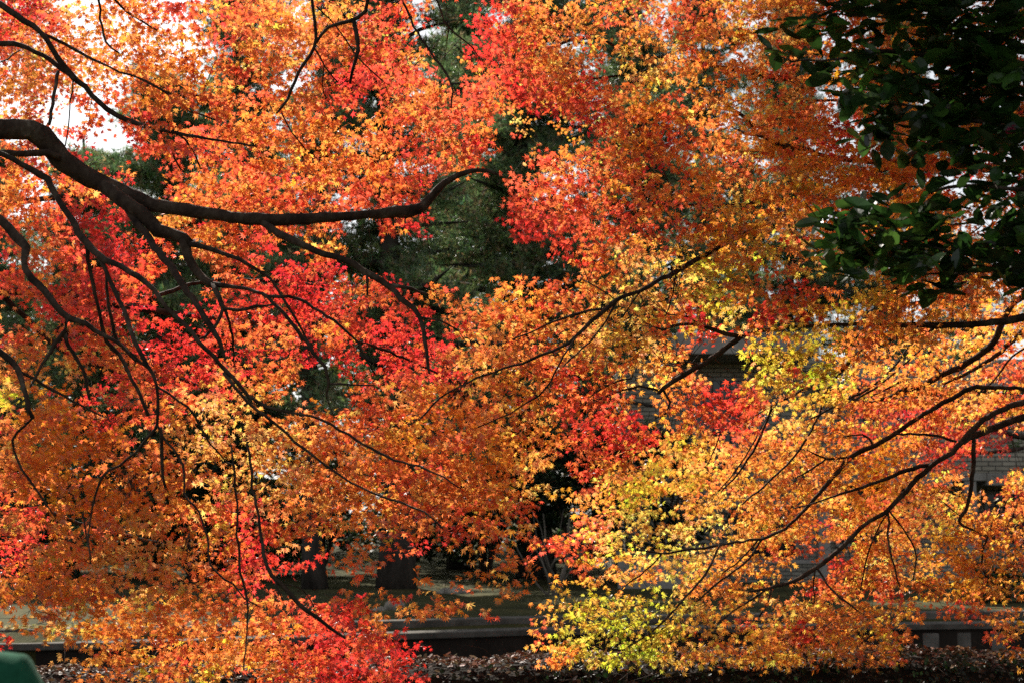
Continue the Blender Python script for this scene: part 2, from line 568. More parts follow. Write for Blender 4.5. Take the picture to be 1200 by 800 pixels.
mb = MB(); mb.box(4.7, 6.62, BY - .05, BY + 1.5, .02, .5); mb.build('low_wall', M['tile'], bld)
mb = MB(); mb.box(4.65, 6.66, BY - .1, BY + 1.5, .503, .58); mb.build('sill', M['pale_concrete'], bld, bevel=.012)
mb = MB(); mb.box(8.2, 12.4, BY - .05, BY + .2, .02, .72); mb.build('low_wall', M['tile'], bld)
mb = MB(); mb.box(8.15, 12.45, BY - .09, BY + .24, .723, .79); mb.build('sill', M['pale_concrete'], bld, bevel=.012)
for (x0, x1, z0, z1, yy) in ((5.0, 6.4, .6, 1.75, BY + 1.5), (4.2, 5.6, 3.0, 4.6, BY + 1.5), (7.6, 9.2, 3.6, 4.3, BY + 1.5), (10.2, 12, 3.6, 4.3, BY + 1.5), (7.4, 9.0, .9, 2.0, BY + 1.5), (10.8, 12.2, .9, 2.0, BY + 1.5)):
    mb = MB()
    mb.box(x0 - .07, x1 + .07, yy - .02, yy + .096, z0 - .07, z0); mb.box(x0 - .07, x1 + .07, yy - .02, yy + .096, z1, z1 + .07)
    mb.box(x0 - .07, x0, yy - .02, yy + .096, z0, z1); mb.box(x1, x1 + .07, yy - .02, yy + .096, z0, z1)
    wn_ = mb.build('window', M['pale_concrete'], bld)
    mb = MB(); mb.box(x0, x1, yy + .05, yy + .09, z0, z1); mb.build('pane', M['glass'], wn_)
    mb = MB()
    for i in range(1, 7):
        g = x0 + (x1 - x0) * i / 7
        mb.box(g - .012, g + .012, yy + .01, yy + .04, z0, z1)
    for i in range(1, 4):
        g = z0 + (z1 - z0) * i / 4
        mb.box(x0, x1, yy - .012, yy + .008, g - .012, g + .012)
    mb.build('grille', M['metal'], wn_)
# concrete garden wall left of the building, seen in the gap under the leaves
gw = thing('garden_wall', (3.2, 28.6, .1), 'plain pale concrete wall standing low behind the yellow leaves', 'wall')
mb = MB(); mb.box(2.1, 4.3, 28.5, 28.75, .0, .75); mb.build('wall_face', M['pale_concrete'], gw, bevel=.02)
mb = MB(); mb.box(2.05, 4.35, 28.45, 28.8, .753, .83); mb.build('wall_cap', M['concrete'], gw, bevel=.015)

# ---------------------------------------------------------------- trees: shared builders
def smooth_path(pts, step):
    """Catmull-Rom through rows of numbers, resampled about every step metres"""
    P = np.array(pts, dtype=float)
    P = np.vstack([2 * P[0] - P[1], P, 2 * P[-1] - P[-2]])
    out = []
    for i in range(1, len(P) - 2):
        a, b, c, d = P[i - 1], P[i], P[i + 1], P[i + 2]
        n = max(1, int(np.linalg.norm((c - b)[:3]) / step))
        for k in range(n):
            t = k / n
            out.append(.5 * ((2 * b) + (c - a) * t + (2 * a - 5 * b + 4 * c - d) * t * t + (3 * b - a - 3 * c + d) * t ** 3))
    out.append(P[-2])
    return np.array(out)


class Branches:
    """limbs of one tree, kept as world-space rows (x, y, z, radius)"""
    def __init__(self, seed, push=0.0, slim=1.0):
        self.paths = []
        self.push, self.slim = push, slim
        self.r = random.Random(seed)

    def near_depth(self, px, py):
        best, bd = None, 1e9
        for P, D in self.paths:
            for (x, y, *_), d in zip(P, D):
                q = (x - px) ** 2 + (y - py) ** 2
                if q < bd: bd, best = q, d
        return best, math.sqrt(bd)

    def limb(self, pts, d0=None, d1=None, drift=None):
        """pts: photo x, y, thickness of the limb; d0 to d1 metres from the eye"""
        if d0 is None:
            d0, far = self.near_depth(pts[0][0], pts[0][1])
        else:
            d0 += self.push
            if d1 is not None: d1 += self.push
        L = [0]
        for a, b in zip(pts, pts[1:]):
            L.append(L[-1] + math.hypot(a[0] - b[0], a[1] - b[1]))
        if d1 is None:
            d1 = d0 + (drift if drift is not None else self.r.uniform(-.5, .5) * min(1, L[-1] / 250))
        wob = self.r.uniform(0, 6.28)
        D = [d0 + (d1 - d0) * l / L[-1] + .12 * math.sin(l / 70 + wob) * min(1, l / 60) for l in L]
        ds = [(p[0], p[1], (p[2] if len(p) > 2 else 2.0) * self.slim) for p in pts]
        self.paths.append((ds, D))

    def build(self, parent, extra=(), rough=.1):
        mb = MB()
        pts_all = []
        for P, D in self.paths:
            rows = []
            for (x, y, w), d in zip(P, D):
                p = at(x, y, d)
                rows.append((p.x, p.y, p.z, w * .5 / FPX * d))
            S = smooth_path(rows, .045)
            S[:, :3] += RNG.normal(0, .0025, (len(S), 3))
            lump = np.interp(np.arange(len(S)), np.arange(0, len(S) + 4, 4), RNG.normal(0, .09, len(range(0, len(S) + 4, 4))))
            S[:, 3] = np.maximum(S[:, 3] * (1 + lump), .0016)
            n = 10 if S[0, 3] > .025 else (7 if S[0, 3] > .01 else 5)
            mb.tube(S[:, :3], S[:, 3], n, rough if S[0, 3] > .008 else 0.03)
            pts_all.append(S[::2, :3])
        for rows in extra:
            S = smooth_path(rows, .15)
            mb.tube(S[:, :3], S[:, 3], 14, .06)
            pts_all.append(S[::2, :3])
        mb.build('trunk', M['bark'], parent, smooth=True)
        return np.vstack(pts_all)


PAL = {'R': (.64, .036, .03), 'C': (.83, .12, .055), 'O': (.93, .29, .058), 'G': (.95, .55, .14), 'Y': (.70, .55, .06), 'B': (.80, .27, .03), 'V': (.58, .40, .04)}  # B and V: orange and olive dimmed for leaves in shade
NEXT = {'R': 'RRRRC', 'C': 'CCCCCROO', 'O': 'OOOOCG', 'G': 'GGGGOO', 'Y': 'YYYYG', 'B': 'BBBOO', 'V': 'VVVOO'}


def crown(parent, cells, bpts, T, leaf_r, spread, name='crown', link_frac=.3, face=1.0, extra=(), warm=1.0):
    """cells: rows (px, py, depth, colour letter, number of sprays).  Each spray is a short shoot with pairs of leaves."""
    px, py, dd, ch = [], [], [], []
    for (x, y, d, c, n) in cells:
        for _ in range(n):
            px.append(x + random.uniform(-spread, spread)); py.append(y + random.uniform(-spread, spread))
            dd.append(d()); ch.append(random.choice(NEXT[c]))
    S = len(px)
    base = at_np(np.array(px), np.array(py), np.array(dd))
    if len(extra):
        E = np.array([tuple(e) for e in extra])
        E = np.repeat(E, 6, axis=0)
        E = E + RNG.uniform(-.09, .09, E.shape) + np.array(SUN_DIR)[None] * RNG.uniform(-.5, .5, (len(E), 1))
        base = np.vstack([base, E]); ch += [random.choice('OOCG') for _ in range(len(E))]; S = len(ch)
    az = RNG.uniform(0, 2 * math.pi, S)
    down = RNG.uniform(-.1, .8, S)
    axis = np.stack([np.cos(az) * np.cos(down), np.sin(az) * np.cos(down), -np.sin(down)], 1)
    length = RNG.uniform(.07, .17, S)
    for i in range(len(px)):                 # neighbouring shades run into each other
        gx_, gy_ = int((px[i] + random.gauss(0, 22)) / 25), int((py[i] + random.gauss(0, 22)) / 25)
        if 0 <= gx_ < 48 and 0 <= gy_ < 32 and GRID[gy_][gx_] != '.': ch[i] = ch[i] + GRID[gy_][gx_].upper()
    col = np.array([np.mean([PAL[q] for q in c], axis=0) for c in ch])
    col[:, 1] *= warm
    col = col * np.exp(RNG.normal(0, .13, (S, 1))) * np.exp(RNG.normal(0, [.04, .17, .15], (S, 3)))
    side = np.cross(axis, np.array([0, 0, 1.0])); side /= np.linalg.norm(side, axis=1, keepdims=True) + 1e-9
    n0 = np.array([SUN_DIR.x * .55, .80, .55])                      # blades turn their upper face to the light
    lean = RNG.normal(0, .36, (S, 3))
    pos, nrm, tip, tint, siz = [], [], [], [], []
    start = base - axis * length[:, None] * .5
    for k in range(4):
        for sgn in (-1, 1):
            keep = RNG.uniform(0, 1, S) < .96
            t = (k + RNG.uniform(-.25, .25, S)) / 3.0
            p = start + axis * (length * t)[:, None] + side * (sgn * RNG.uniform(.012, .045, S))[:, None]
            p = p + RNG.normal(0, .012, (S, 3)); p[:, 2] -= RNG.uniform(0, .03, S)
            nn = n0[None] * face + lean + RNG.normal(0, .36, (S, 3))
            tt = axis * .5 + side * sgn * RNG.uniform(.3, 1.0, S)[:, None] + np.array([0, 0, -1.0]) * RNG.uniform(.1, 1.1, S)[:, None] + RNG.normal(0, .25, (S, 3))
            cc = col * np.exp(RNG.normal(0, .1, (S, 1))) * np.exp(RNG.normal(0, [.03, .11, .1], (S, 3)))
            pos.append(p[keep]); nrm.append(nn[keep]); tip.append(tt[keep]); tint.append(cc[keep])
            siz.append((leaf_r * np.exp(RNG.normal(0, .2, S)))[keep])
    pos, nrm, tip, tint, siz = (np.concatenate(a) for a in (pos, nrm, tip, tint, siz))
    tint = np.clip(tint, .004, .95)
    vv, ff, k = leaf_geo(T, pos, nrm, tip, siz, .035)
    tv, tf = twig_geo(start - axis * .04, base - np.array([0, 0, .0]), base + axis * length[:, None] * .5, np.full(S, .0016), np.full(S, .0007))
    parts_v, parts_f, mats = [vv, tv], [ff, tf + len(vv)], [np.zeros(len(ff)), np.ones(len(tf))]
    off = len(vv) + len(tv)
    if bpts is not None and link_frac > 0:
        idx = np.nonzero(RNG.uniform(0, 1, S) < link_frac)[0]
        q = start[idx]
        near = np.empty((len(q), 3)); dist = np.empty(len(q))
        for i in range(0, len(q), 500):
            d2 = ((q[i:i + 500, None, :] - bpts[None]) ** 2).sum(2)
            j = d2.argmin(1)
            near[i:i + 500] = bpts[j]; dist[i:i + 500] = np.sqrt(d2[np.arange(len(j)), j])
        ok = (dist < .6) & (dist > .08)
        seen = {}
        for i, kk in enumerate(map(tuple, np.round(near / .12).astype(int))):
            seen[kk] = seen.get(kk, 0) + 1
            if seen[kk] > 3: ok[i] = False
        a, b = near[ok], q[ok]
        mid = (a + b) / 2 + RNG.normal(0, .05, a.shape) * dist[ok][:, None] * 1.5 + np.array([0, 0, .06]) * dist[ok][:, None]
        lv, lf = twig_geo(a, mid, b, .0016 + .0022 * dist[ok], np.full(len(a), .001))
        parts_v.append(lv); parts_f.append(lf + off); mats.append(np.ones(len(lf)))
    V, F, MI = np.vstack(parts_v), np.vstack(parts_f), np.concatenate(mats)
    tt = np.zeros((len(V), 3)); tt[:len(vv)] = np.repeat(tint, k, axis=0)
    o = link(name, mesh_np(name, V, F, tt, MI), [M['maple'], M['bark']], parent)
    return len(pos)


# where the photograph shows leaves: one letter per 25 px, capitals where they grow dense
BLK = {}
BLK[0, 0] = ["RRcooOOcCocC", "cocooOOooOco", "coooOOOOooco", "oOooOoooOooc", "oo.cocoOoOOo", "oc..c.co..Oo", "cr.r..CccCOC", "co.r....cocC"]
BLK[1, 0] = ["OOOOoccc..rr", "oOOOCcc...rR", "OOOOCCco..rR", "OoOcRRcc..cC", "cOOcR.cOOcCC", "OOOo.oCCOCC.", "OOOOOOCcCOC.", "OOOOOOOcCOc."]
BLK[2, 0] = ["COOOco.ccCOO", "COOo.ooCCBGG", "COOc.GGoOBOG", "RCBR.GGGOBCo", "rRCCOOBCOOOO", "...rCOBCOOoO", "....COBRCOOo", ".cOCOBRCOoco"]
BLK[3, 0] = ["oObrBbbobbbb", "oOrcbb.bbbbb", "cObbbb.b.bbb", "rOob.bb.bbbb", "OOocbbb.bbbb", "oRbBbrbbbbbb", "BBRRBbbbbrbb", "oBBBbbBbbbb."]
BLK[0, 1] = ["OCROOr..cOCO", "OOCRRR..OOOC", "CoCRRR.oOOCO", "ROOCRRrc.OOC", "RCOCRRCc..OC", "CCCRRRC...cC", "..rCRRr..rRR", "Co.CCRrRRRCO"]
BLK[1, 1] = ["OCOOCCOC....", "COCOCCCc....", "rcoc..cr....", "r.oo........", ".rrr........", "RRRrcCr.o..o", "RRRRC.cr.oOO", "ROROCRRr.cOG"]
BLK[2, 1] = ["cCCCCOO.OOOO", "cCCCCCOCOOGB", "rRCCCCRCCBBB", "..rRCOOGGBBY", "...cOGGGYYYO", "OcCOGGGGOYOO", "COOOGGGORYGR", "OOGOGGo.rr.o"]
BLK[3, 1] = ["oBBbbbbb..bb", "BBBBbbbbbbob", "oGObobobobbb", "GOGobobbobbb", "rG.oGbbobbob", "RRo.YYbbbOOO", "RRVvobbOOOOO", "VYVobbOOGOOO"]
BLK[0, 2] = ["GO.oOORRRRrr", "Oo.G.RORRROR", "Y.B.RROCOGRG", "RBBBRRCrOGGG", "OBBBBB.GGGOG", "OBBBBBOOOo.G", "OBBBBBBOoGGG", "RRoBBBBBOGCO"]
BLK[1, 2] = ["RRRRR.RRROOO", "OO..rRrCRRGO", "o...cCGOBBGO", ".oooOCOBBBCO", "gOOOOOBBOCOB", "OGGGOOOoCOBB", "GGOOOOCOOOOB", "GOGOOoOOOOOO"]
BLK[2, 2] = ["OCOCGGGo...Y", "OCRCOGGOo..y", "OOCCCo.OcRRC", "GOCRRR.OCCRC", "OBCCRRRVVOCO", "GG.COOvGOOOO", "Gg.cOVVOVOOO", "C..ooVv.OOGO"]
BLK[3, 2] = ["VYVVOoOOOOoc", "YRVYOOOoOOcC", "GVVOOOOOOGOc", "GGoOORrCOORO", "OOOorbOorCr.", "OOOobborR...", "OOOobbOOo..O", "OOOObROOGo.O"]
BLK[0, 3] = ["OROoOOGOooOR", "RROOOGGGOOOR", "RBOOGGGGGOCR", "BBOBOGGOOOOR", "ooOGBOOGOOOo", "roGoBOBOOOOO", "...oOCOOCOOO", "....oOYOOYO."]
BLK[1, 3] = ["OGOOoOOOcCOo", "Cr.oGocr.coo", "Rrr.oo.c..oo", "r...ogc.oo.o", "OCCCRo.oooo.", "OOCRCCr.....", "OCCRCRRr....", "OOCRRCRr...."]
BLK[2, 3] = ["o..COGGGGGGO", ".cCCYGGGGGOG", "o..COOOGOOOO", "o.cyooy.OOOO", ".oyYYYYYGOOo", ".oyYYYYYOGoO", ".oOYYYYGOOOO", "............"]
BLK[3, 3] = ["OOrOOOOGGOOO", "Orb.OOOOBOOO", "O..ROOGOOBOO", ".oROORoBbBOo", "GOOOOGO.rrco", "OROOGOo...co", "OOGOoO.....o", "............"]
GRID = []
for by in range(4):
    for r in range(8):
        row = ''.join(BLK[bx_, by][r] for bx_ in range(4))
        assert len(row) == 48, (by, r, len(row), [len(BLK[q, by][r]) for q in range(4)])
        GRID.append(row)

CELLS = {'left': [], 'scarlet': [], 'middle': [], 'right': [], 'rose': []}


def area_sprays(d, cov, leaf_r):
    A = (25.0 / FPX * d) ** 2
    n = cov * A / (leaf_r ** 2 * .62) / 7.7
    return int(n) + (random.random() < n - int(n))


def rng_d(a, b, p=1.0):
    return lambda: a + (b - a) * random.random() ** p


LEAF = {'left': .0285, 'scarlet': .028, 'middle': .0265, 'right': .028, 'rose': .030}


def put(tree, x, y, dfun, c, cov):
    n = area_sprays(dfun(), cov, LEAF[tree])
    if n: CELLS[tree].append((x, y, dfun, c, n))


_nz = [[[random.uniform(-1, 1) for _ in range(64)] for _ in range(64)] for _ in range(6)]


def vnoise(k, x, y):
    """smooth noise from -1 to 1"""
    xi, yi = math.floor(x), math.floor(y)
    fx, fy = x - xi, y - yi
    fx, fy = fx * fx * (3 - 2 * fx), fy * fy * (3 - 2 * fy)
    g = lambda i, j: _nz[k][(xi + i) % 64][(yi + j) % 64]
    return (g(0, 0) * (1 - fx) + g(1, 0) * fx) * (1 - fy) + (g(0, 1) * (1 - fx) + g(1, 1) * fx) * fy


def tiers(tree, x, y, near, far, u, cov, k):
    """foliage hangs in tiers: one wavy layer towards the eye, broken patches of a second one behind it"""
    mid = near + (far - near) * .35
    wave = .55 * vnoise(k, x / 170 + 7, y / 110 + 3) + .3 * vnoise(k, x / 70, y / 55)
    put(tree, x, y, lambda: mid + wave * (far - near) * .45 + random.uniform(-.3, .3), u, cov * (.82 + .3 * vnoise(k + 1, x / 60, y / 45)))
    if u != 'G' and vnoise(k + 1, x / 130 + 5, y / 80 + 9) > -.15:
        put(tree, x, y, lambda: far - .35 + wave * .3 + random.uniform(-.35, .35), u, cov * (.22 if tree == 'left' and y < 400 else .4))


SHADE = []          # sprays added higher up in the crowns to shade the brown patches


def shade_from(x, y, d, t):
    for k in (-.4, .1, .6):
        SHADE.append(at(x, y, d + k) + SUN_DIR * (t - k))


for gy in range(-4, 32):
    for gx in range(-8, 56):
        inside = 0 <= gx < 48 and gy >= 0
        c = GRID[min(31, max(0, gy))][min(47, max(0, gx))]
        if not inside:
            if gy > 27: continue
            if c == '.': c = 'o' if random.random() < .5 else '.'
        if c == '.': continue
        x, y = gx * 25 + 12.5, gy * 25 + 12.5
        dense, u = c.isupper(), c.upper()
        cov = {'G': 2.0, 'Y': 1.9, 'O': 2.3, 'C': 2.3, 'R': 2.4, 'B': 2.5, 'V': 2.3}[u] if dense else (.75 if y > 600 else (2.5 if u == 'B' else 1.7))
        if not inside: cov = 1.8 if x > 880 else .7  # leaves out of frame, made denser at the right to cast shade
        line = 600 - (x - 620) * .45
        if x < 585 or (x < 625 and y > 600):
            if u == 'R' and y < 700:
                tiers('scarlet', x, y, 8.8, 10.6, u, cov * .68, 0)
            else:
                tiers('left', x, y, (8.0 if x < 340 and y > 200 else 7.55) if y < 440 else 6.9, 9.3, u, cov * (.8 if u == 'G' else .9), 2)
                if u == 'B': shade_from(x, y, 7.75, 6.6)
                if dense and y < 640 and u != 'G' and inside: put('scarlet', x, y, rng_d(9.0, 10.6), 'R' if u in 'RC' else 'C', cov * .14)
        elif y < line:
            u2 = 'R' if u == 'B' and x > 850 and random.random() < .35 else u
            tiers('middle', x, y, 6.9, 9.2, u2, cov * (.8 if u == 'G' else .92), 3)
            if u in 'BV' and y < 340: shade_from(x, y, 7.7, 4.8)
            elif u == 'B': shade_from(x, y, 7.7, 6.8)
        else:
            if u == 'R' and x > 860 and y < 620:
                tiers('rose', x, y, 16.5, 18.5, u, cov, 1)
            else:
                tiers('right', x, y, 8.9 if y < 690 else 8.5, 11.1 if y < 690 else 9.9, u, cov * (.85 if u in 'GO' else 1), 4)
                if u == 'B' or (u == 'V' and x < 900): shade_from(x, y, 9.7, 7.0)
                if x > 1000 and 440 < y < 620 and dense: put('rose', x, y, rng_d(16.5, 18.5), 'R', cov * .3)

# ---------------------------------------------------------------- the left maple
G_M = 'maple trees hanging over the canal'
tl = thing('maple_tree', (-4.3, 7.3, 0), 'orange maple whose thick dark limbs reach in from the left edge', 'tree', G_M)
B = Branches(1)
A_ = [(-300, 330, 40), (-180, 205, 34), (-60, 158, 27), (0, 153, 26), (35, 152, 26), (50, 160, 27), (70, 185, 25), (95, 203, 22), (120, 215, 21), (150, 228, 20), (180, 240, 17), (210, 245, 15), (240, 250, 15), (270, 254, 14), (300, 257, 14), (350, 257, 13), (400, 254, 12), (440, 251, 12), (475, 248, 12), (495, 242, 11), (505, 230, 9), (520, 215, 8), (535, 206, 7), (550, 201, 6), (570, 200, 5), (584, 205, 3)]
B.limb(A_, 7.3, 7.6)
L = B.limb
L([(118, 214, 18), (140, 232, 18), (165, 250, 17), (185, 270, 16), (200, 275, 14), (215, 280, 14), (223, 286, 12)], drift=-.2)
L([(220, 284, 9), (250, 293, 6), (280, 305, 5), (300, 315, 5), (316, 326, 4), (333, 350, 3.5), (355, 388, 2.5), (362, 402, 2)], drift=-.1)
L([(214, 281, 12), (220, 300, 12), (228, 315, 11), (240, 328, 10), (252, 336, 9)], drift=-.15)
L([(250, 334, 7), (275, 336, 5), (300, 342, 5), (315, 350, 5), (335, 370, 4.5), (360, 403, 4.5), (368, 415, 4), (381, 430, 4), (386, 447, 3.5), (382, 465, 2.5)], drift=-.3)
L([(315, 348, 4), (350, 350, 4), (375, 365, 3.5), (400, 382, 3), (419, 400, 3), (425, 415, 2.5), (440, 440, 2)], drift=0)
L([(386, 449, 3), (410, 450, 2.8), (440, 453, 2)], drift=.2)
L([(250, 334, 8), (257, 350, 6.5), (263, 363, 6)], drift=-.1)
L([(262, 361, 4), (280, 363, 4.5), (300, 360, 4), (322, 357, 2)], drift=.1)
L([(263, 362, 4), (268, 377, 3), (273, 400, 3), (275, 430, 2)], drift=.2)
L([(262, 362, 4), (255, 378, 4), (240, 395, 3), (222, 402, 2)], drift=-.3)
L([(148, 240, 10), (160, 262, 9), (170, 272, 9), (185, 295, 9), (200, 312, 8), (215, 335, 8), (230, 357, 7), (245, 380, 7), (257, 400, 6), (263, 417, 4)], drift=-.5)
L([(-150, 215, 13), (-60, 190, 10), (0, 180, 7), (15, 187, 7), (37, 200, 8), (55, 210, 9), (65, 228, 8), (82, 255, 8), (97, 280, 8), (117, 300, 8), (140, 312, 7), (162, 325, 7), (180, 340, 6), (195, 360, 5.5), (212, 377, 5), (232, 399, 5), (250, 417, 5), (265, 435, 5), (300, 470, 4), (330, 481, 3.5), (365, 488, 3), (390, 498, 3), (425, 520, 3), (462, 538, 3), (500, 550, 2.5), (538, 570, 2)], 7.1, 6.5)
L([(-20, 176, 7), (0, 178, 7), (30, 180, 9), (55, 178, 9), (72, 186, 8)], 7.25, 7.35)
L([(117, 302, 6), (122, 312, 5), (130, 330, 5), (140, 352, 5), (150, 375, 5), (159, 400, 5), (172, 427, 5), (184, 452, 4), (184, 495, 3.5), (181, 502, 3.5), (150, 537, 3), (120, 559, 3), (107, 602, 2), (104, 640, 1.6)], drift=-.2)
L([(185, 453, 3), (220, 477, 3), (235, 500, 3), (245, 517, 2.5), (265, 540, 2)], drift=.3)
L([(184, 497, 3), (195, 517, 3), (215, 545, 3), (216, 577, 2.5), (233, 600, 2.5), (242, 627, 2.5), (247, 660, 2.5), (272, 685, 2.5), (287, 700, 2), (305, 712, 1.6)], drift=-.2)
L([(100, 283, 5), (112, 345, 4.5), (125, 400, 5), (140, 415, 5), (150, 435, 5), (160, 455, 4.5), (175, 488, 3.5)], drift=.3)
L([(122, 312, 4), (130, 370, 4), (138, 400, 4), (162, 422, 3.5), (172, 431, 3)], drift=.2)
L([(-160, 230, 14), (-60, 232, 12), (0, 257, 11), (15, 275, 12), (31, 290, 12), (28, 305, 8), (30, 315, 8), (38, 327, 8), (52, 340, 8), (65, 358, 7.5), (80, 373, 7), (100, 380, 6), (120, 392, 5), (137, 400, 4), (160, 425, 2.5)], 7.0, 6.8)
L([(79, 374, 6), (75, 388, 5), (65, 402, 5), (50, 425, 4), (35, 453, 3)], drift=-.2)
L([(75, 388, 5), (80, 405, 5), (85, 415, 5), (97, 432, 4.5), (105, 468, 3.5)], drift=.2)
L([(-90, 330, 11), (-40, 380, 10), (0, 412, 8), (20, 432, 7), (30, 462, 6.5), (37, 490, 5)], 6.7, 6.6)
L([(20, 432, 4), (50, 450, 3.5), (85, 469, 2.5), (120, 487, 1.8)], drift=.2)
L([(38, 490, 3), (15, 515, 3), (20, 540, 3), (35, 562, 3), (52, 588, 2.5), (64, 605, 2)], drift=.1)
L([(-160, -40, 12), (-60, -20, 10), (0, 5, 8), (20, 20, 8), (47, 37, 7.5), (62, 60, 6.5), (82, 85, 7), (100, 102, 7), (115, 120, 7), (137, 135, 6.5), (160, 145, 6), (190, 152, 5), (225, 160, 4), (250, 164, 3), (300, 172, 2)], 7.6, 7.5)
L([(-90, 55, 8), (0, 51, 6.5), (25, 54, 6.5), (50, 65, 6.5), (72, 80, 6.5), (88, 93, 6)], 7.5, 7.55)
L([(48, 39, 4), (75, 52, 3.8), (100, 65, 3.5), (130, 80, 3), (162, 92, 3), (190, 105, 3.2), (212, 122, 3), (225, 132, 2.5), (255, 141, 2)], drift=.3)
L([(190, 106, 2.4), (215, 111, 2.2), (237, 113, 2), (250, 128, 1.6)], drift=.2)
L([(68, 84, 4.5), (63, 115, 4), (58, 147, 4)], 7.5, 7.4)
L([(85, 96, 1.6), (77, 172, 1.6)], 7.5, 7.45)
L([(116, -40, 3), (116, 0, 3), (120, 30, 3), (124, 50, 3), (140, 62, 2)], 7.3, 7.4)
L([(120, -30, 3), (135, 0, 2.6), (160, 22, 2.6), (185, 36, 2)], 7.6, 7.8)
L([(24, 58, 1.8), (8, 68, 1.8), (0, 73, 1.8), (-30, 90, 2)], 7.5, 7.3)
L([(188, 153, 2.5), (205, 185, 2.5), (212, 200, 2)], drift=.2)
L([(210, 158, 2.5), (222, 170, 2.5), (236, 198, 2)], drift=.2)
L([(330, -90, 6), (355, -40, 5), (365, 0, 4.5), (369, 25, 5), (368, 55, 4.5), (350, 85, 4), (337, 115, 4), (325, 133, 2.5)], 7.4, 7.2)
L([(325, -120, 8), (400, -60, 6), (431, 0, 5), (420, 20, 5), (412, 25, 4.5), (385, 32, 4), (370, 52, 3)], 7.4, 7.3)
L([(414, 25, 5), (420, 60, 5), (415, 77, 4), (410, 98, 3)], drift=.1)
L([(370, 7, 2.2), (395, 32, 2), (417, 65, 2.2), (447, 95, 1.8)], drift=.1)
L([(369, 57, 2.5), (380, 77, 2.5), (378, 100, 2), (382, 117, 1.6)], drift=.1)
L([(380, 77, 2), (397, 98, 1.8)], drift=.1)
L([(440, -60, 4), (471, 0, 3.2), (485, 30, 3.2), (500, 55, 3.2), (520, 82, 3), (529, 100, 2.5), (529, 127, 2)], 7.6, 7.5)
L([(490, -40, 3), (512, 0, 2.5), (525, 32, 2.4), (555, 56, 2)], 7.8, 7.9)
L([(330, 133, 2), (342, 155, 2), (360, 177, 1.8)], 7.2, 7.3)
L([(305, 259, 10), (320, 270, 9), (350, 285, 9), (380, 297, 9), (405, 305, 9), (425, 317, 9), (455, 335, 8), (470, 350, 7), (485, 362, 7), (492, 372, 6), (498, 400, 5), (503, 438, 3)], drift=-.4)
L([(455, 334, 5), (480, 338, 4), (502, 346, 2.5)], drift=.1)
L([(491, 371, 3), (515, 376, 2.5), (537, 387, 1.8)], drift=.1)
L([(429, 318, 4), (430, 330, 3.5), (430, 346, 3)], drift=0)
L([(460, 250, 5), (461, 265, 3)], drift=0)
L([(234, 249, 6), (233, 260, 4)], drift=0)
L([(298, 470, 3.5), (315, 477, 3), (331, 482, 2.5)], drift=.2)
L([(262, 437, 4), (290, 470, 3.5), (327, 500, 3.5), (345, 517, 3.5), (362, 530, 3.5), (375, 540, 3.2), (400, 557, 3), (425, 572, 3), (450, 582, 3), (497, 600, 2.4), (520, 618, 1.8)], drift=-.3)
L([(272, 520, 2.5), (277, 600, 3), (279, 637, 3), (282, 670, 3), (290, 705, 2.5), (286, 785, 1.8)], 6.8, 6.8)
L([(290, 520, 3), (300, 590, 3.5), (306, 627, 4), (309, 650, 5), (320, 675, 5), (337, 692, 5), (350, 707, 5), (370, 722, 4.5), (387, 735, 4), (407, 746, 2.5)], 6.7, 6.4)
L([(322, 678, 3), (326, 690, 3), (332, 704, 2)], drift=0)
L([(333, 683, 1.6), (355, 690, 1.6), (368, 710, 1.4)], drift=.1)
L([(188, 500, 4), (190, 540, 4), (193, 572, 2)], 6.9, 6.9)
L([(97, 600, 2), (105, 650, 2), (107, 660, 1.6)], 6.6, 6.6)
L([(222, 625, 2), (214, 645, 2)], 6.6, 6.6)
trunk = [(-4.3, 7.3, -.1, .34), (-4.25, 7.3, .3, .25), (-4.15, 7.25, 1.2, .2), (-4.1, 7.3, 2.0, .18), (-3.95, 7.3, 2.7, .16), (-3.8, 7.35, 3.8, .12), (-3.4, 7.5, 5.0, .08)]
ends = [[(-4.1, 7.3, 2.2, .12), (-4.0, 7.3, 2.5, .1), tuple(at(-300, 330, 7.3)) + (.085,)],
        [(-3.85, 7.35, 3.4, .09), (-3.6, 7.5, 4.1, .05), tuple(at(-160, -40, 7.6)) + (.03,)],
        [(-3.95, 7.3, 2.7, .1), tuple(at(-230, 250, 7.1)) + (.04,), tuple(at(-150, 215, 7.1)) + (.03,)],
        [(-4.1, 7.3, 2.1, .08), tuple(at(-250, 290, 7.05)) + (.04,), tuple(at(-160, 230, 7.0)) + (.03,)],
        [(-4.1, 7.3, 1.9, .07), tuple(at(-200, 300, 6.8)) + (.035,), tuple(at(-90, 330, 6.7)) + (.024,)],
        [(-3.85, 7.35, 3.5, .06), tuple(at(-160, 80, 7.5)) + (.03,), tuple(at(-90, 55, 7.5)) + (.018,)],
        [(-3.5, 7.45, 4.7, .05), (-2.4, 7.5, 4.6, .035), tuple(at(325, -120, 7.4)) + (.018,), tuple(at(470, -110, 7.6)) + (.008,)]]
bp_l = B.build(tl, [trunk] + ends)
nl = crown(tl, CELLS['left'], bp_l, MAPLE_T, LEAF['left'], 12, extra=[p for p in SHADE if p.x < -1.5])



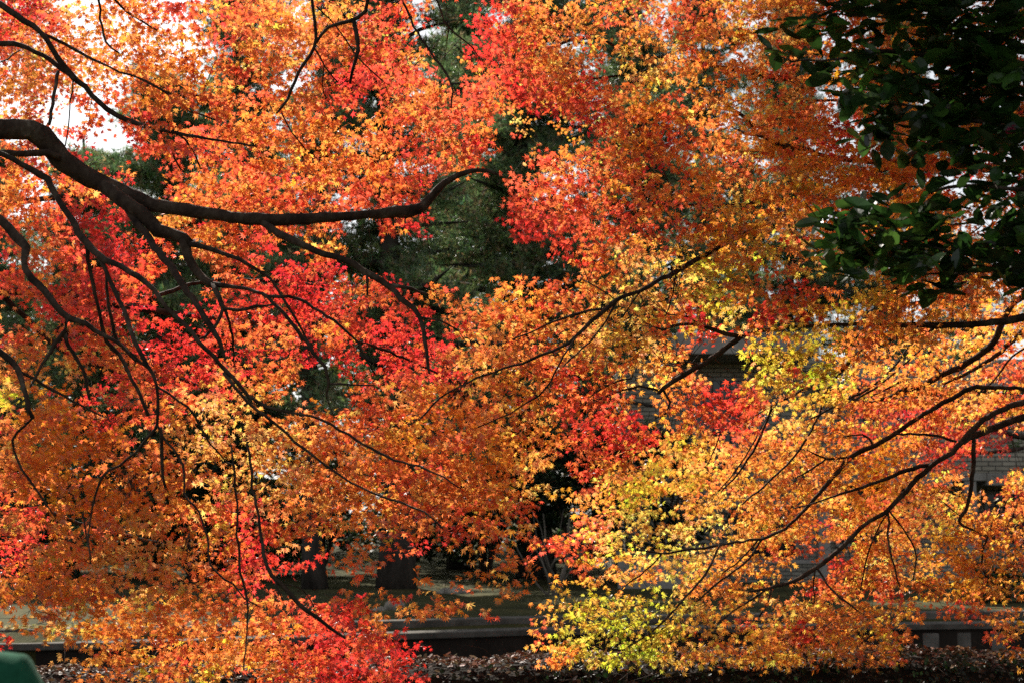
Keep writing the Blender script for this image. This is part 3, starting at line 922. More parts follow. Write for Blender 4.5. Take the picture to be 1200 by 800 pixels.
def dead_bunch(parent, spots, n=16):
    """withered brown leaves still hanging from a twig"""
    P, NN, TT, Z = [], [], [], []
    for (x, y, d, r) in spots:
        c = at(x, y, d)
        for _ in range(n):
            P.append((c.x + random.gauss(0, r * .5), c.y + random.gauss(0, r * .4), c.z + random.gauss(0, r)))
            NN.append((random.gauss(0, 1), random.gauss(0, 1), random.gauss(0, .5))); TT.append((random.gauss(0, .4), random.gauss(0, .4), -1)); Z.append(random.uniform(.018, .032))
    vv, ff, k = leaf_geo(MAPLE_T * np.array([.6, 1, 2.2]), np.array(P), np.array(NN), np.array(TT), np.array(Z), .08)
    link('withered_leaves', mesh_np('withered_leaves', vv, ff, np.repeat(pick([(.05, .02, .01), (.09, .035, .015), (.03, .014, .008)], len(P), .2), k, axis=0)), M['dry'], parent)


dead_bunch(tl, [(143, 568, 6.7, .05), (156, 568, 6.7, .04), (75, 390, 6.9, .03), (222, 640, 6.6, .03)])

# ---------------------------------------------------------------- scarlet maple behind it
ts = thing('maple_tree', (-6.4, 9.2, .0), 'deep scarlet maple showing behind the dark limbs on the left', 'tree', G_M)
B = Branches(2)
B.limb([(-380, 420, 30), (-200, 360, 20), (0, 340, 12), (150, 360, 8), (300, 380, 6), (420, 400, 4), (520, 440, 2.5)], 9.3, 9.6)
B.limb([(-200, 360, 12), (-60, 260, 9), (80, 230, 6), (180, 235, 3)], 9.3, 9.8)
B.limb([(150, 360, 6), (240, 330, 4), (330, 330, 3), (380, 335, 2)], drift=.3)
B.limb([(0, 345, 8), (90, 420, 6), (200, 440, 4), (290, 480, 2.5)], drift=.3)
B.limb([(-200, 370, 12), (-60, 520, 8), (60, 600, 5), (200, 640, 3)], 9.3, 9.6)
trunk = [(-6.4, 9.2, -.1, .26), (-6.3, 9.2, .5, .2), (-6.2, 9.25, 1.5, .17)] + [tuple(at(-380, 420, 9.3)) + (.09,)]
bp_s = B.build(ts, [trunk])
ns = crown(ts, CELLS['scarlet'], bp_s, MAPLE5_T, LEAF['scarlet'], 12, link_frac=.15)

# ---------------------------------------------------------------- middle maple, coming from the upper right
tm = thing('maple_tree', (7.3, 8.6, 0), 'coral and gold maple filling the top of the view right of the pine gap', 'tree', G_M)
B = Branches(3)
B.limb([(1500, 60, 26), (1350, 90, 20), (1200, 130, 14), (1050, 190, 11), (940, 240, 9)], 9.6, 9.7)
B.limb([(940, 240, 9), (890, 264, 7.5), (850, 286, 6)], 9.7, 7.5)
B.limb([(850, 286, 6), (834, 294, 6), (815, 305, 6), (792, 319, 6), (775, 327, 6), (750, 340, 5), (722, 352, 5), (710, 362, 5), (693, 376, 4.5), (677, 392, 4), (665, 402, 3.5), (625, 420, 3.2), (600, 428, 3), (550, 447, 3), (515, 467, 2.5), (490, 492, 2)], 7.5, 6.7)
L = B.limb
L([(677, 391, 3), (660, 418, 3), (640, 455, 3), (620, 470, 2.5), (598, 484, 2), (560, 500, 1.6)], drift=-.1)
L([(722, 353, 3), (712, 375, 2.5), (690, 400, 2), (660, 430, 1.6)], drift=.2)
L([(711, 361, 3.5), (690, 364, 3.2), (648, 377, 2.6), (620, 390, 2), (600, 398, 1.6)], drift=.2)
L([(793, 320, 2), (788, 345, 1.8), (780, 370, 1.6)], drift=.1)
L([(752, 340, 1.8), (740, 355, 1.6), (730, 372, 1.5)], drift=.1)
L([(720, 350, 1.8), (700, 337, 1.8), (680, 327, 1.4)], drift=.1)
L([(1380, 310, 18), (1250, 365, 10), (1200, 372, 9), (1175, 377, 8.5), (1125, 381, 8), (1050, 381, 7), (1011, 380, 6), (960, 381, 5), (900, 386, 5), (865, 394, 6), (850, 391, 5), (825, 382, 4.5), (800, 379, 4), (777, 386, 3), (768, 383, 2)], 7.6, 7.7)
L([(868, 394, 6), (862, 400, 6.5), (845, 412, 6.5), (825, 425, 6), (800, 440, 6), (778, 454, 5), (771, 462, 3)], drift=0)
L([(778, 455, 3.5), (785, 472, 3.2), (780, 485, 3), (768, 490, 2)], drift=0)
L([(772, 457, 3), (750, 453, 3), (720, 460, 3), (700, 470, 2.5), (682, 478, 1.8)], drift=.1)
L([(740, 443, 2), (715, 450, 2), (690, 465, 1.6)], 7.7, 7.7)
L([(825, 383, 2.5), (805, 372, 2), (782, 368, 1.6)], drift=0)
L([(826, 425, 2), (805, 424, 1.8), (780, 427, 1.5)], drift=0)
L([(1250, 200, 14), (1100, 195, 9), (975, 185, 5), (945, 175, 6), (925, 172, 5.5), (900, 163, 5), (875, 140, 4), (850, 122, 3.5), (820, 105, 2.5)], 8.6, 8.0)
L([(1300, 110, 14), (1100, 100, 10), (980, 95, 9), (930, 93, 8.5), (900, 90, 8), (870, 83, 6), (840, 78, 4), (800, 70, 2.5)], 8.8, 9.0)
L([(800, 72, 3), (760, 66, 3), (730, 62, 3.5), (715, 52, 4), (700, 47, 4.5), (675, 45, 4), (655, 53, 2.5), (632, 58, 2)], 9, 8.6)
L([(780, 80, 3), (745, 86, 3), (715, 90, 3), (662, 96, 2.8), (632, 99, 2)], 9, 8.8)
L([(905, 235, 4), (860, 240, 3.5), (815, 240, 3.2), (782, 242, 3), (762, 239, 2.8), (707, 236, 2.4), (687, 231, 1.8)], 8.2, 8.0)
L([(764, 240, 2.4), (735, 249, 2.2), (692, 260, 1.6)], drift=.1)
L([(806, 239, 2.4), (790, 230, 2.2), (775, 221, 1.6)], drift=.1)
L([(1060, 140, 4), (1000, 120, 4), (950, 118, 3), (925, 117, 2.5)], 8.4, 8.6)
L([(925, 172, 3), (900, 176, 2.5), (870, 178, 2), (840, 165, 1.6)], drift=.2)
L([(900, 162, 3), (880, 158, 3), (855, 148, 2)], drift=.2)
trunk = [(7.3, 8.6, -.1, .36), (7.2, 8.6, .5, .26), (7.0, 8.65, 1.8, .22), (6.6, 8.8, 3.2, .18), (6.0, 9.2, 4.2, .14)] + [tuple(at(1500, 60, 9.6)) + (.075,)]
ends = [[(6.7, 8.75, 2.9, .12), (5.4, 8.2, 3.0, .08), tuple(at(1380, 310, 7.6)) + (.045,)],
        [(6.0, 9.2, 4.2, .1), tuple(at(1420, 130, 8.9)) + (.06,), tuple(at(1300, 110, 8.8)) + (.037,)],
        [(6.3, 9.0, 3.7, .1), tuple(at(1400, 190, 8.7)) + (.06,), tuple(at(1250, 200, 8.6)) + (.036,)]]
bp_m = B.build(tm, [trunk] + ends)
nm = crown(tm, CELLS['middle'], bp_m, MAPLE_T, LEAF['middle'], 12, warm=1.1, extra=[p for p in SHADE if p.x >= -1.5])

dead_bunch(tm, [(545, 452, 6.75, .06), (532, 460, 6.7, .05), (548, 470, 6.75, .05), (800, 305, 7.2, .05), (790, 318, 7.2, .04)])

# ---------------------------------------------------------------- right maple, sweeping down from the right edge
tr_ = thing('maple_tree', (6.3, 9.25, 0), 'golden maple whose long thin branches sweep down from the right edge', 'tree', G_M)
B = Branches(4, 2.4, .85)
L = B.limb
L([(1420, 300, 26), (1300, 310, 16), (1240, 325, 11), (1200, 347, 9), (1182, 362, 8.5), (1165, 400, 9), (1145, 417, 9), (1125, 430, 8.5), (1102, 440, 8), (1080, 452, 7.5), (1055, 459, 6.5), (1040, 466, 5.5), (1012, 473, 3.5)], 7.3, 7.1)
L([(1240, 345, 8), (1187, 400, 6.5), (1162, 420, 6), (1137, 435, 5.5), (1105, 450, 3)], 7.3, 7.2)
L([(1230, 395, 4), (1195, 412, 3), (1180, 425, 3), (1165, 445, 2.4), (1150, 460, 2)], 7.3, 7.4)
L([(1420, 430, 20), (1300, 455, 10), (1200, 455, 6), (1140, 454, 6.5), (1125, 461, 6.5), (1105, 472, 6.5), (1075, 490, 6.5), (1050, 507, 7), (1025, 522, 7), (997, 535, 7), (982, 552, 6), (965, 572, 5.5), (940, 600, 5), (925, 615, 4.5), (900, 629, 4), (870, 634, 3.5), (842, 639, 3.5), (800, 645, 3), (775, 648, 2.5), (750, 644, 1.8)], 7.2, 6.6)
L([(1420, 440, 22), (1300, 455, 13), (1200, 471, 9), (1175, 480, 8.5), (1152, 492, 8.5), (1132, 512, 8.5), (1115, 530, 8), (1097, 542, 7.5), (1075, 560, 7.5), (1055, 582, 7), (1037, 600, 6.5), (1017, 611, 6), (1000, 627, 6), (982, 645, 6.5), (957, 665, 6), (930, 680, 5), (900, 689, 4), (870, 695, 2.5)], 7.2, 6.5)
L([(1097, 543, 6), (1062, 551, 5.5), (1040, 560, 5), (1010, 570, 4.5), (962, 586, 2.5), (930, 596, 2)], drift=.1)
L([(1420, 450, 24), (1300, 470, 13), (1200, 489, 10), (1165, 501, 9.5), (1140, 510, 9.5), (1128, 518, 8)], 7.2, 6.95)
L([(1141, 512, 6), (1140, 550, 6), (1137, 575, 5.5), (1132, 597, 5), (1124, 611, 4.5), (1150, 625, 3), (1172, 633, 2)], drift=0)
L([(1120, 517, 4.5), (1105, 512, 4.5), (1090, 509, 4), (1050, 508, 3)], drift=-.1)
L([(1024, 523, 3), (1018, 512, 3), (1000, 510, 2.4), (962, 515, 1.6)], drift=.1)
L([(1000, 535, 4), (970, 537, 4), (957, 532, 2.5), (945, 526, 1.6)], drift=.1)
L([(970, 537, 3), (950, 550, 3), (932, 560, 2)], drift=.1)
L([(1240, 300, 7), (1190, 315, 4.5), (1137, 336, 4.5), (1110, 357, 5), (1080, 375, 5), (1042, 400, 5.5), (1007, 412, 5.5), (987, 431, 5.5), (970, 441, 4), (925, 465, 3.5), (905, 475, 3.2), (900, 490, 3.2), (882, 530, 3.2), (860, 560, 3), (845, 576, 2)], 7.2, 6.9)
L([(1000, 420, 5), (985, 437, 4), (975, 447, 3.5), (967, 462, 3.2), (960, 485, 3.2), (937, 527, 3), (900, 565, 2.8), (870, 590, 2)], drift=-.1)
L([(1105, 380, 4), (1070, 400, 3), (1050, 427, 3), (1025, 450, 3), (987, 472, 2.6), (950, 490, 2)], 7.1, 7.0)
L([(1120, 380, 4), (1090, 400, 3), (1062, 425, 3), (1025, 455, 3), (975, 480, 2)], 7.0, 6.8)
L([(1135, 372, 4), (1100, 402, 3), (1075, 427, 3), (1050, 450, 3), (1012, 467, 2)], 7.2, 7.1)
L([(1085, 420, 2.5), (1095, 430, 2.5), (1103, 439, 2.5)], 7.15, 7.15)
L([(1240, 300, 5), (1200, 317, 4), (1150, 330, 3.5), (1120, 336, 3), (1100, 345, 3), (1075, 354, 2.6), (1047, 356, 2), (1020, 364, 1.6)], 7.0, 6.9)
L([(903, 475, 2.5), (880, 489, 2.5), (845, 505, 2.5), (810, 518, 2), (775, 527, 1.8)], drift=.2)
L([(844, 505, 2), (838, 525, 2), (828, 545, 1.6)], drift=.1)
L([(845, 638, 3.4), (840, 645, 3.2), (830, 667, 3.2), (805, 697, 3.2), (770, 735, 3), (730, 762, 1.8)], drift=-.3)
L([(895, 630, 3.4), (890, 636, 3.2), (872, 660, 3.2), (832, 690, 2.5), (802, 717, 2)], drift=-.1)
L([(888, 633, 2.5), (868, 655, 2.4), (845, 672, 2)], drift=.2)
L([(776, 648, 2.4), (755, 670, 2.2), (722, 692, 1.6)], drift=.1)
L([(775, 648, 2.4), (760, 646, 2), (745, 638, 1.5)], drift=.1)
L([(958, 665, 3.2), (970, 685, 3), (985, 700, 3), (1005, 715, 2)], drift=-.1)
L([(1040, 599, 3.4), (1041, 612, 3), (1040, 625, 3), (1047, 662, 3), (1055, 688, 2)], drift=-.1)
L([(1042, 598, 3), (1048, 605, 2.8), (1072, 642, 2.5), (1073, 660, 2.2), (1070, 678, 1.8)], drift=.1)
L([(1040, 600, 2.5), (1020, 640, 2.4), (1008, 690, 1.8)], drift=.2)
L([(1157, 628, 3), (1152, 645, 3), (1151, 665, 3), (1170, 690, 2.5), (1192, 702, 1.8)], 6.9, 6.8)
L([(1188, 600, 2), (1178, 620, 2), (1172, 632, 1.6)], 6.9, 6.9)
L([(954, 668, 2.5), (953, 690, 2), (954, 705, 1.6)], drift=.1)
L([(905, 688, 3), (902, 700, 3), (890, 722, 2.4)], drift=0)
L([(900, 689, 3), (860, 715, 2.6), (820, 745, 2), (800, 752, 1.5)], drift=-.1)
L([(905, 478, 2.4), (870, 540, 2.2), (845, 572, 1.6)], 7.2, 7.3)
trunk = [(6.3, 9.25, -.1, .3), (6.25, 9.25, .4, .22), (6.1, 9.3, 1.4, .18), (5.9, 9.4, 2.2, .15), (5.5, 9.55, 2.9, .11)] + [tuple(at(1420, 300, 9.7)) + (.06,)]
ends = [[(6.0, 9.35, 1.8, .11), (5.5, 9.5, 2.25, .08), tuple(at(1420, 437, 9.6)) + (.055,)]]
bp_r = B.build(tr_, [trunk] + ends)
nr = crown(tr_, CELLS['right'], bp_r, MAPLE_T, LEAF['right'], 12, warm=1.2)

# ---------------------------------------------------------------- rose-red maple on the far bank
tq = thing('maple_tree', (9.2, 22.8, 0), 'rosy red small leaved maple in front of the grey brick building', 'tree', G_M)
B = Branches(5)
B.limb([(1330, 560, 14), (1230, 520, 9), (1150, 500, 5), (1060, 470, 4), (980, 440, 2.5), (900, 430, 2)], 19.5, 17.2)
B.limb([(1230, 520, 6), (1150, 530, 4), (1080, 520, 2.5)], 18.5, 17.5)
trunk = [(9.2, 22.8, -.1, .22), (9.15, 22.6, 1.0, .16), (9.0, 21.5, 2.0, .12)] + [tuple(at(1330, 560, 19.5)) + (.08,)]
bp_q = B.build(tq, [trunk])
nq = crown(tq, CELLS['rose'], bp_q, MAPLE5_T, LEAF['rose'], 18, link_frac=.1)
print('leaves', nl, ns, nm, nr, nq)

# ---------------------------------------------------------------- dark camellia at the upper right
tc_ = thing('camellia_tree', (3.6, 5.6, 0), 'dark glossy evergreen camellia hanging into the upper right corner', 'tree')
CM = ["..hLHLHHHHHH", "hhhhLLhHHHHH", "hhhhHHhHHHHH", "..hhhHHhHHHH", "...hHHHhHHHH", "....hHhHHHHH", "....hHhhHHHH", "......h.hHHH", ".......hhhhH", "....hh.hhhhh", "..hHHhhHhhhH", "..hHHHhHhhHH", "...hhhHHhhhH", "......hhh..h"]
B = Branches(6)
L = B.limb
L([(1430, 330, 16), (1300, 310, 10), (1200, 300, 5), (1160, 297, 4.5), (1120, 297, 4), (1090, 290, 3.4), (1060, 280, 3), (1030, 270, 2.4), (1000, 258, 2)], 5.6, 5.5)
L([(1200, 312, 3), (1140, 300, 2.5), (1095, 295, 2)], 5.6, 5.6)
L([(1160, 318, 3), (1110, 321, 2.6), (1075, 322, 2)], 5.7, 5.5)
L([(1430, 190, 16), (1300, 215, 10), (1200, 222, 6), (1160, 218, 5), (1110, 220, 4), (1080, 230, 3)], 5.6, 5.7)
L([(1200, 260, 3), (1180, 235, 2.6), (1165, 215, 2.4)], 5.5, 5.5)
L([(1430, 20, 16), (1300, 60, 12), (1200, 75, 8), (1120, 70, 6), (1060, 62, 5), (1020, 60, 4), (980, 70, 3), (930, 72, 2), (905, 62, 1.6)], 5.8, 5.4)
L([(1150, 72, 5), (1090, 100, 4), (1040, 112, 3), (1010, 110, 2)], drift=.1)
L([(1200, 150, 6), (1130, 140, 5), (1070, 125, 4), (1030, 120, 2.4)], 5.6, 5.7)
L([(1180, 70, 4), (1100, 30, 4), (1030, 20, 3), (970, 15, 2)], drift=.2)
L([(1120, 70, 4), (1060, 90, 3), (1000, 95, 2), (960, 95, 1.6)], drift=-.2)
trunk = [(3.6, 5.6, -.1, .2), (3.55, 5.6, .6, .14), (3.4, 5.6, 1.8, .12), (3.2, 5.6, 3.0, .1), (3.0, 5.6, 4.2, .07), (2.8, 5.7, 5.2, .04)]
ends = [[(3.45, 5.6, 1.6, .08), (3.1, 5.6, 2.3, .06), tuple(at(1430, 330, 5.6)) + (.027,)], [(3.3, 5.6, 2.2, .07), tuple(at(1430, 190, 5.6)) + (.027,)], [(3.2, 5.6, 2.8, .07), tuple(at(1430, 20, 5.8)) + (.027,)]]
bp_c = B.build(tc_, [trunk] + ends)
pos, nn, tt, sz = [], [], [], []


def camellia_shoot(p, ax, n):
    s = ax.cross(Vector((0, 0, 1))).normalized()
    for k in range(n):
        a = k * 2.4 + random.uniform(-.4, .4)
        out = (s * math.cos(a) + s.cross(ax) * math.sin(a)).normalized()
        q = p + ax * (k / n * .13) + out * .012
        t = (ax * .5 + out * 1.0 + Vector((0, 0, -.25))).normalized()
        nv = Vector((random.gauss(0, .5), random.gauss(-.25, .5), 1 + random.gauss(0, .4)))
        pos.append(q); tt.append(t); nn.append(nv); sz.append(random.uniform(.065, .105))


for r in range(-1, 14):
    row = CM[max(r, 0)]
    for c in range(0, 12):
        k = row[c]
        if k == '.': continue
        n = {'h': .85, 'L': 1.5, 'H': 2.4}[k] * (1.5 if r > 8 else 1)
        for _ in range(int(n) + (random.random() < n % 1)):
            d = random.uniform(5.2, 5.9)
            p = at(900 + c * 25 + random.uniform(5, 20), r * 25 + random.uniform(5, 20), d)
            ax = Vector((random.uniform(-1, .1), random.uniform(-.6, .6), random.uniform(-.45, .35))).normalized()
            camellia_shoot(p - ax * .07, ax, 5 if k == 'h' else 6)
# rest of the crown above and right of frame, spread sunward to add shade
for _ in range(5200):
    p = Vector((random.uniform(.3, 4.8), random.uniform(4.9, 8.2), random.uniform(3.75, 6.2)))
    if p.z < 3.9 + (p.y - 5.2) * .38: continue
    ax = Vector((random.uniform(-1, 1), random.uniform(-1, 1), random.uniform(-.3, .5))).normalized()
    camellia_shoot(p, ax, 6)
for _ in range(700):
    p = Vector((random.uniform(2.35, 4.6), random.uniform(4.9, 6.3), random.uniform(2.3, 3.8)))
    camellia_shoot(p, Vector((random.uniform(-1, 1), random.uniform(-1, 1), random.uniform(-.3, .5))).normalized(), 6)
N = len(pos)
vv, ff, k = leaf_geo(OVAL_T * np.array([1.05, 1, 1]), np.array(pos), np.array(nn), np.array(tt), np.array(sz), .02)
tint = pick([(.022, .055, .012), (.032, .08, .015), (.02, .046, .011), (.055, .13, .02)], N, .2)
p0 = np.array(pos)
tv, tf = twig_geo(p0 - np.array(tt) * .02, p0, p0 + np.array(tt) * np.array(sz)[:, None] * .3, np.full(N, .0012), np.full(N, .0009))
V = np.vstack([vv, tv]); F = np.vstack([ff, tf + len(vv)])
tn = np.zeros((len(V), 3)); tn[:len(vv)] = np.repeat(tint, k, axis=0)
link('crown', mesh_np('crown', V, F, tn, np.concatenate([np.zeros(len(ff)), np.ones(len(tf))])), [M['glossy'], M['bark']], tc_)
# one pink blossom
fp = at(1185, 152, 5.25)
N = 14
pp = np.array([fp] * N) + RNG.normal(0, .004, (N, 3))
ang = np.arange(N) * 2.4
tip = np.stack([np.cos(ang), -.7 + 0 * ang, np.sin(ang)], 1) + RNG.normal(0, .15, (N, 3))
nrm = np.stack([-np.cos(ang) * .5, -np.ones(N), -np.sin(ang) * .5], 1)
vv, ff, k = leaf_geo(OVAL_T * np.array([1.7, 1, 1]), pp, nrm, tip, RNG.uniform(.018, .028, N), .03)
link('blossom', mesh_np('blossom', vv, ff, np.repeat(pick([(.7, .04, .2)], N, .15), k, axis=0)), M['maple'], tc_)

# ---------------------------------------------------------------- pines and shrubs beyond the canal
def pine(label, x, y, h, r_crown, bole, trunk_r, seed, group='pines beyond the canal', lean=0.0, limbs=56, tone=2.8):
    rr = random.Random(seed)
    t = thing('pine_tree', (x, y, .1), label, 'tree', group)
    mb = MB()
    path = []
    for i in range(13):
        q = i / 12
        path.append((x + lean * q * h + .18 * math.sin(q * 6 + seed), y + .15 * math.sin(q * 5 + 2 * seed), .05 + q * h, max(.03, trunk_r * (1.35 if i == 0 else 1) * (1 - .9 * q))))
    S = smooth_path(path, .5)
    mb.tube(S[:, :3], S[:, 3], 14, .06)
    clumps = []
    for i in range(limbs):
        q = (bole + (1 - bole) * (i + rr.random()) / limbs)
        j = min(len(S) - 1, int(q * (len(S) - 1)))
        p = Vector(S[j, :3])
        a = rr.uniform(0, 6.283)
        Lq = r_crown * (1 - .75 * ((q - bole) / (1 - bole)) ** 1.6) * rr.uniform(.55, 1.1)
        e = p + Vector((math.cos(a) * Lq, math.sin(a) * Lq, rr.uniform(-.12, .3) * Lq))
        mid = (p + e) / 2 + Vector((rr.uniform(-.15, .15), rr.uniform(-.15, .15), rr.uniform(-.1, .25))) * Lq * .5
        rows = [(*p, S[j, 3] * .38 + .015), (*mid, S[j, 3] * .2 + .012), (*e, .008)]
        P = smooth_path(rows, .35)
        mb.tube(P[:, :3], P[:, 3], 6, .05)
        for k in range(rr.randint(5, 8)):
            f_ = rr.uniform(.15, 1.05)
            c = Vector(P[min(len(P) - 1, int(f_ * (len(P) - 1)))][:3]) + Vector((rr.gauss(0, .32), rr.gauss(0, .32), rr.gauss(.12, .2))) * (.4 + .35 * Lq / 2)
            clumps.append((*c, rr.uniform(.28, .55)))
    mb.build('trunk', M['pine_bark'], t, smooth=True)
    C = np.array(clumps)
    per = 58
    N = len(C) * per
    cc = np.repeat(C, per, axis=0)
    g = RNG.normal(0, 1, (N, 3)); g /= np.linalg.norm(g, axis=1, keepdims=True)
    g *= (RNG.uniform(0, 1, (N, 1)) ** .45)
    tuft = cc[:, :3] + g * cc[:, 3:4] * np.array([1, 1, .55])
    m_ = 7
    tp = np.repeat(tuft, m_, axis=0)
    dirs = RNG.normal(0, 1, (N * m_, 3)) + np.repeat(g, m_, axis=0) * 1.2 + np.array([0, 0, .5])
    dirs /= np.linalg.norm(dirs, axis=1, keepdims=True)
    ln = RNG.uniform(.10, .19, (N * m_, 1))
    sd = np.cross(dirs, RNG.normal(0, 1, (N * m_, 3))); sd /= np.linalg.norm(sd, axis=1, keepdims=True) + 1e-9
    v3 = np.stack([tp - sd * .011, tp + sd * .011, tp + dirs * ln], axis=1).reshape(-1, 3)
    f3 = np.arange(len(v3)).reshape(-1, 3)
    base = pick([(.035, .062, .024), (.05, .085, .028), (.028, .05, .022), (.075, .1, .035), (.085, .06, .03)], N, .25) * tone
    link('crown', mesh_np('crown', v3, f3, np.repeat(base, m_ * 3, axis=0)), M['needle'], t)
    return t


pine('tall dark pine with the thick trunk seen in the centre gap', -2.45, 28.5, 17.5, 3.0, .17, .33, 1, limbs=80)
pine('dense dark pine filling the gap just right of centre', .4, 33.0, 23, 3.5, .1, .36, 2, limbs=190)
pine('slim trunked dark pine rising left of the thick trunk', -3.9, 28.4, 15, 2.3, .32, .2, 3, limbs=36)
pine('broad pine showing between the limbs at the far left', -8.2, 33, 12, 3.5, .06, .28, 4, limbs=95, tone=3.0)
pine('tall narrow pine behind the orange leaves left of centre', -7.5, 37, 21, 2.8, .12, .26, 5, limbs=110)
pine('pine behind the leaves in the upper middle right', 3.4, 38, 19.5, 3.0, .12, .3, 6, limbs=84)
pine('pine at the left edge behind the scarlet leaves', -13.5, 36, 11.5, 3.4, .08, .3, 7, limbs=50)
pine('bushy pine filling the space left of the slim trunk', -6.6, 35, 11, 3.2, .06, .26, 8, limbs=56)
pine('bushy pine between the thick trunk and the tall right pine', -1.4, 38, 17, 3.4, .06, .3, 9, limbs=100)
pine('leaning pine behind the coral leaves right of centre', 3.2, 36, 14, 3.2, .06, .28, 10, limbs=60)
pine('pine standing behind the flat roof of the grey building', 8.0, 47, 13.5, 3.8, .1, .3, 11, limbs=60)
pine('tall pine behind the gold leaves right of the middle', 5.8, 42, 18.5, 3.4, .1, .3, 14, limbs=84)
pine('tall pine behind the dark camellia sprigs', 12.2, 44, 18, 3.6, .1, .3, 15, limbs=84)
pine('slender tall pine just left of the dark camellia sprigs', 9.3, 47, 21, 3.4, .1, .3, 16, limbs=120)
pine('pine at the back near the right edge of the view', 15.5, 48, 11.5, 4.0, .1, .3, 12, limbs=56)
pine('low dark pine filling the gap under the first thick limb', -10.7, 35, 11, 3.2, .05, .26, 17, limbs=90)
pine('pine far back on the left beyond the broad pine', -16.5, 45, 13.5, 3.6, .08, .3, 13, limbs=54)


def leafy(name, label, cat, x, y, z0, w, dpt, h, cols, n, lf, group=None, stems=6, wide=1.2, seed=0, stem_mat='bark', low=.15):
    rr = random.Random(seed)
    t = thing(name, (x, y, z0), label, cat, group)
    mb = MB(); tips = []
    for i in range(stems):
        a = rr.uniform(0, 6.28)
        e = Vector((x + math.cos(a) * w * rr.uniform(.2, .75), y + math.sin(a) * dpt * rr.uniform(.2, .75), z0 + h * rr.uniform(.6, .95)))
        rows = [(x + math.cos(a) * .08, y + math.sin(a) * .08, z0 - .05, .02 + h * .008), ((x + e.x) / 2 + rr.gauss(0, .1), (y + e.y) / 2, z0 + h * .45, .012 + h * .005), (*e, .006)]
        P = smooth_path(rows, .25); mb.tube(P[:, :3], P[:, 3], 6, .05); tips.append(e)
    mb.build('stem', M[stem_mat], t, smooth=True)
    nc = max(12, int(n / 60))
    cs = np.array([(x + rr.gauss(0, .42) * w, y + rr.gauss(0, .42) * dpt, z0 + h * (low + (1 - low) * rr.random() ** .8), rr.uniform(.12, .26) * min(w, h)) for _ in range(nc)])
    cs = cs[RNG.integers(0, nc, n)]
    g = RNG.normal(0, .6, (n, 3))
    P = cs[:, :3] + g * cs[:, 3:4] * np.array([1, 1, .7])
    P[:, 2] = np.maximum(P[:, 2], z0 + .03)
    nrm = np.stack([RNG.normal(0, .6, n), RNG.normal(0, .6, n), np.ones(n)], 1)
    vv, ff, k = leaf_geo(OVAL_T * np.array([wide, 1, 1]), P, nrm, RNG.normal(0, 1, (n, 3)) + np.array([0, 0, -.3]), lf * np.exp(RNG.normal(0, .2, n)), .03)
    link('foliage', mesh_np('foliage', vv, ff, np.repeat(pick(cols, n, .25), k, axis=0)), M['green'], t)
    return t


DARKG = [(.02, .035, .014), (.03, .05, .018), (.016, .028, .012)]
MIDG = [(.05, .095, .025), (.07, .12, .03), (.04, .07, .02)]
YELG = [(.2, .2, .03), (.14, .16, .03), (.26, .22, .04), (.09, .12, .025)]
GS = 'evergreen shrubs under the pines'
leafy('shrub', 'dark evergreen shrub behind the slim trunk', 'shrub', -4.6, 34, .1, 1.7, 1.2, 3.4, DARKG, 4200, .09, GS, seed=11)
leafy('shrub', 'dark shrub between the two pine trunks', 'shrub', -2.6, 35, .1, 1.6, 1.2, 3.0, DARKG, 4200, .09, GS, seed=12)
leafy('shrub', 'dark shrub right of the thick pine trunk', 'shrub', -.6, 32, .1, 1.7, 1.2, 3.2, DARKG, 4200, .09, GS, seed=13)
leafy('shrub', 'dark shrub behind the pale bare stems', 'shrub', 1.4, 30.0, .1, 1.6, 1.2, 3.1, DARKG, 4200, .09, GS, seed=14)
leafy('shrub', 'dark shrub left of the grey building', 'shrub', 3.2, 30.3, .1, 1.2, .8, 3.2, DARKG, 3600, .09, GS, seed=15)
leafy('shrub', 'dark green shrub at far left behind the lit coping', 'shrub', -9.2, 27, .1, 2.0, 1.3, 2.6, DARKG, 4200, .09, GS, seed=16)
leafy('shrub', 'dark shrub far left of the slim trunk', 'shrub', -6.8, 31, .1, 1.8, 1.2, 3.0, DARKG, 4200, .09, GS, seed=17)
leafy('shrub', 'small bright green shrub at the foot of the building on the right', 'shrub', 8.3, 24.3, 0, .8, .4, .75, MIDG, 1600, .06, GS, seed=18, stems=9, low=.05)
leafy('green_tree', 'bright green feathery tree at the right edge beside the brick wall', 'tree', 10.2, 26.4, 0, .9, .8, 3.9, MIDG, 3800, .075, seed=19, stems=5, low=.45, wide=.6)
leafy('broadleaf_tree', 'yellow green broadleaf tree glowing behind the centre pine', 'tree', -3.0, 44, .1, 4.2, 2.5, 9.5, YELG, 15000, .11, 'broadleaf trees behind the pines', stems=9, seed=20, low=.25)
leafy('broadleaf_tree', 'greenish broadleaf tree behind the pine at the far left', 'tree', -10.5, 45, .1, 3.6, 2.5, 8.0, YELG + MIDG, 12000, .11, 'broadleaf trees behind the pines', stems=9, seed=21, low=.2)

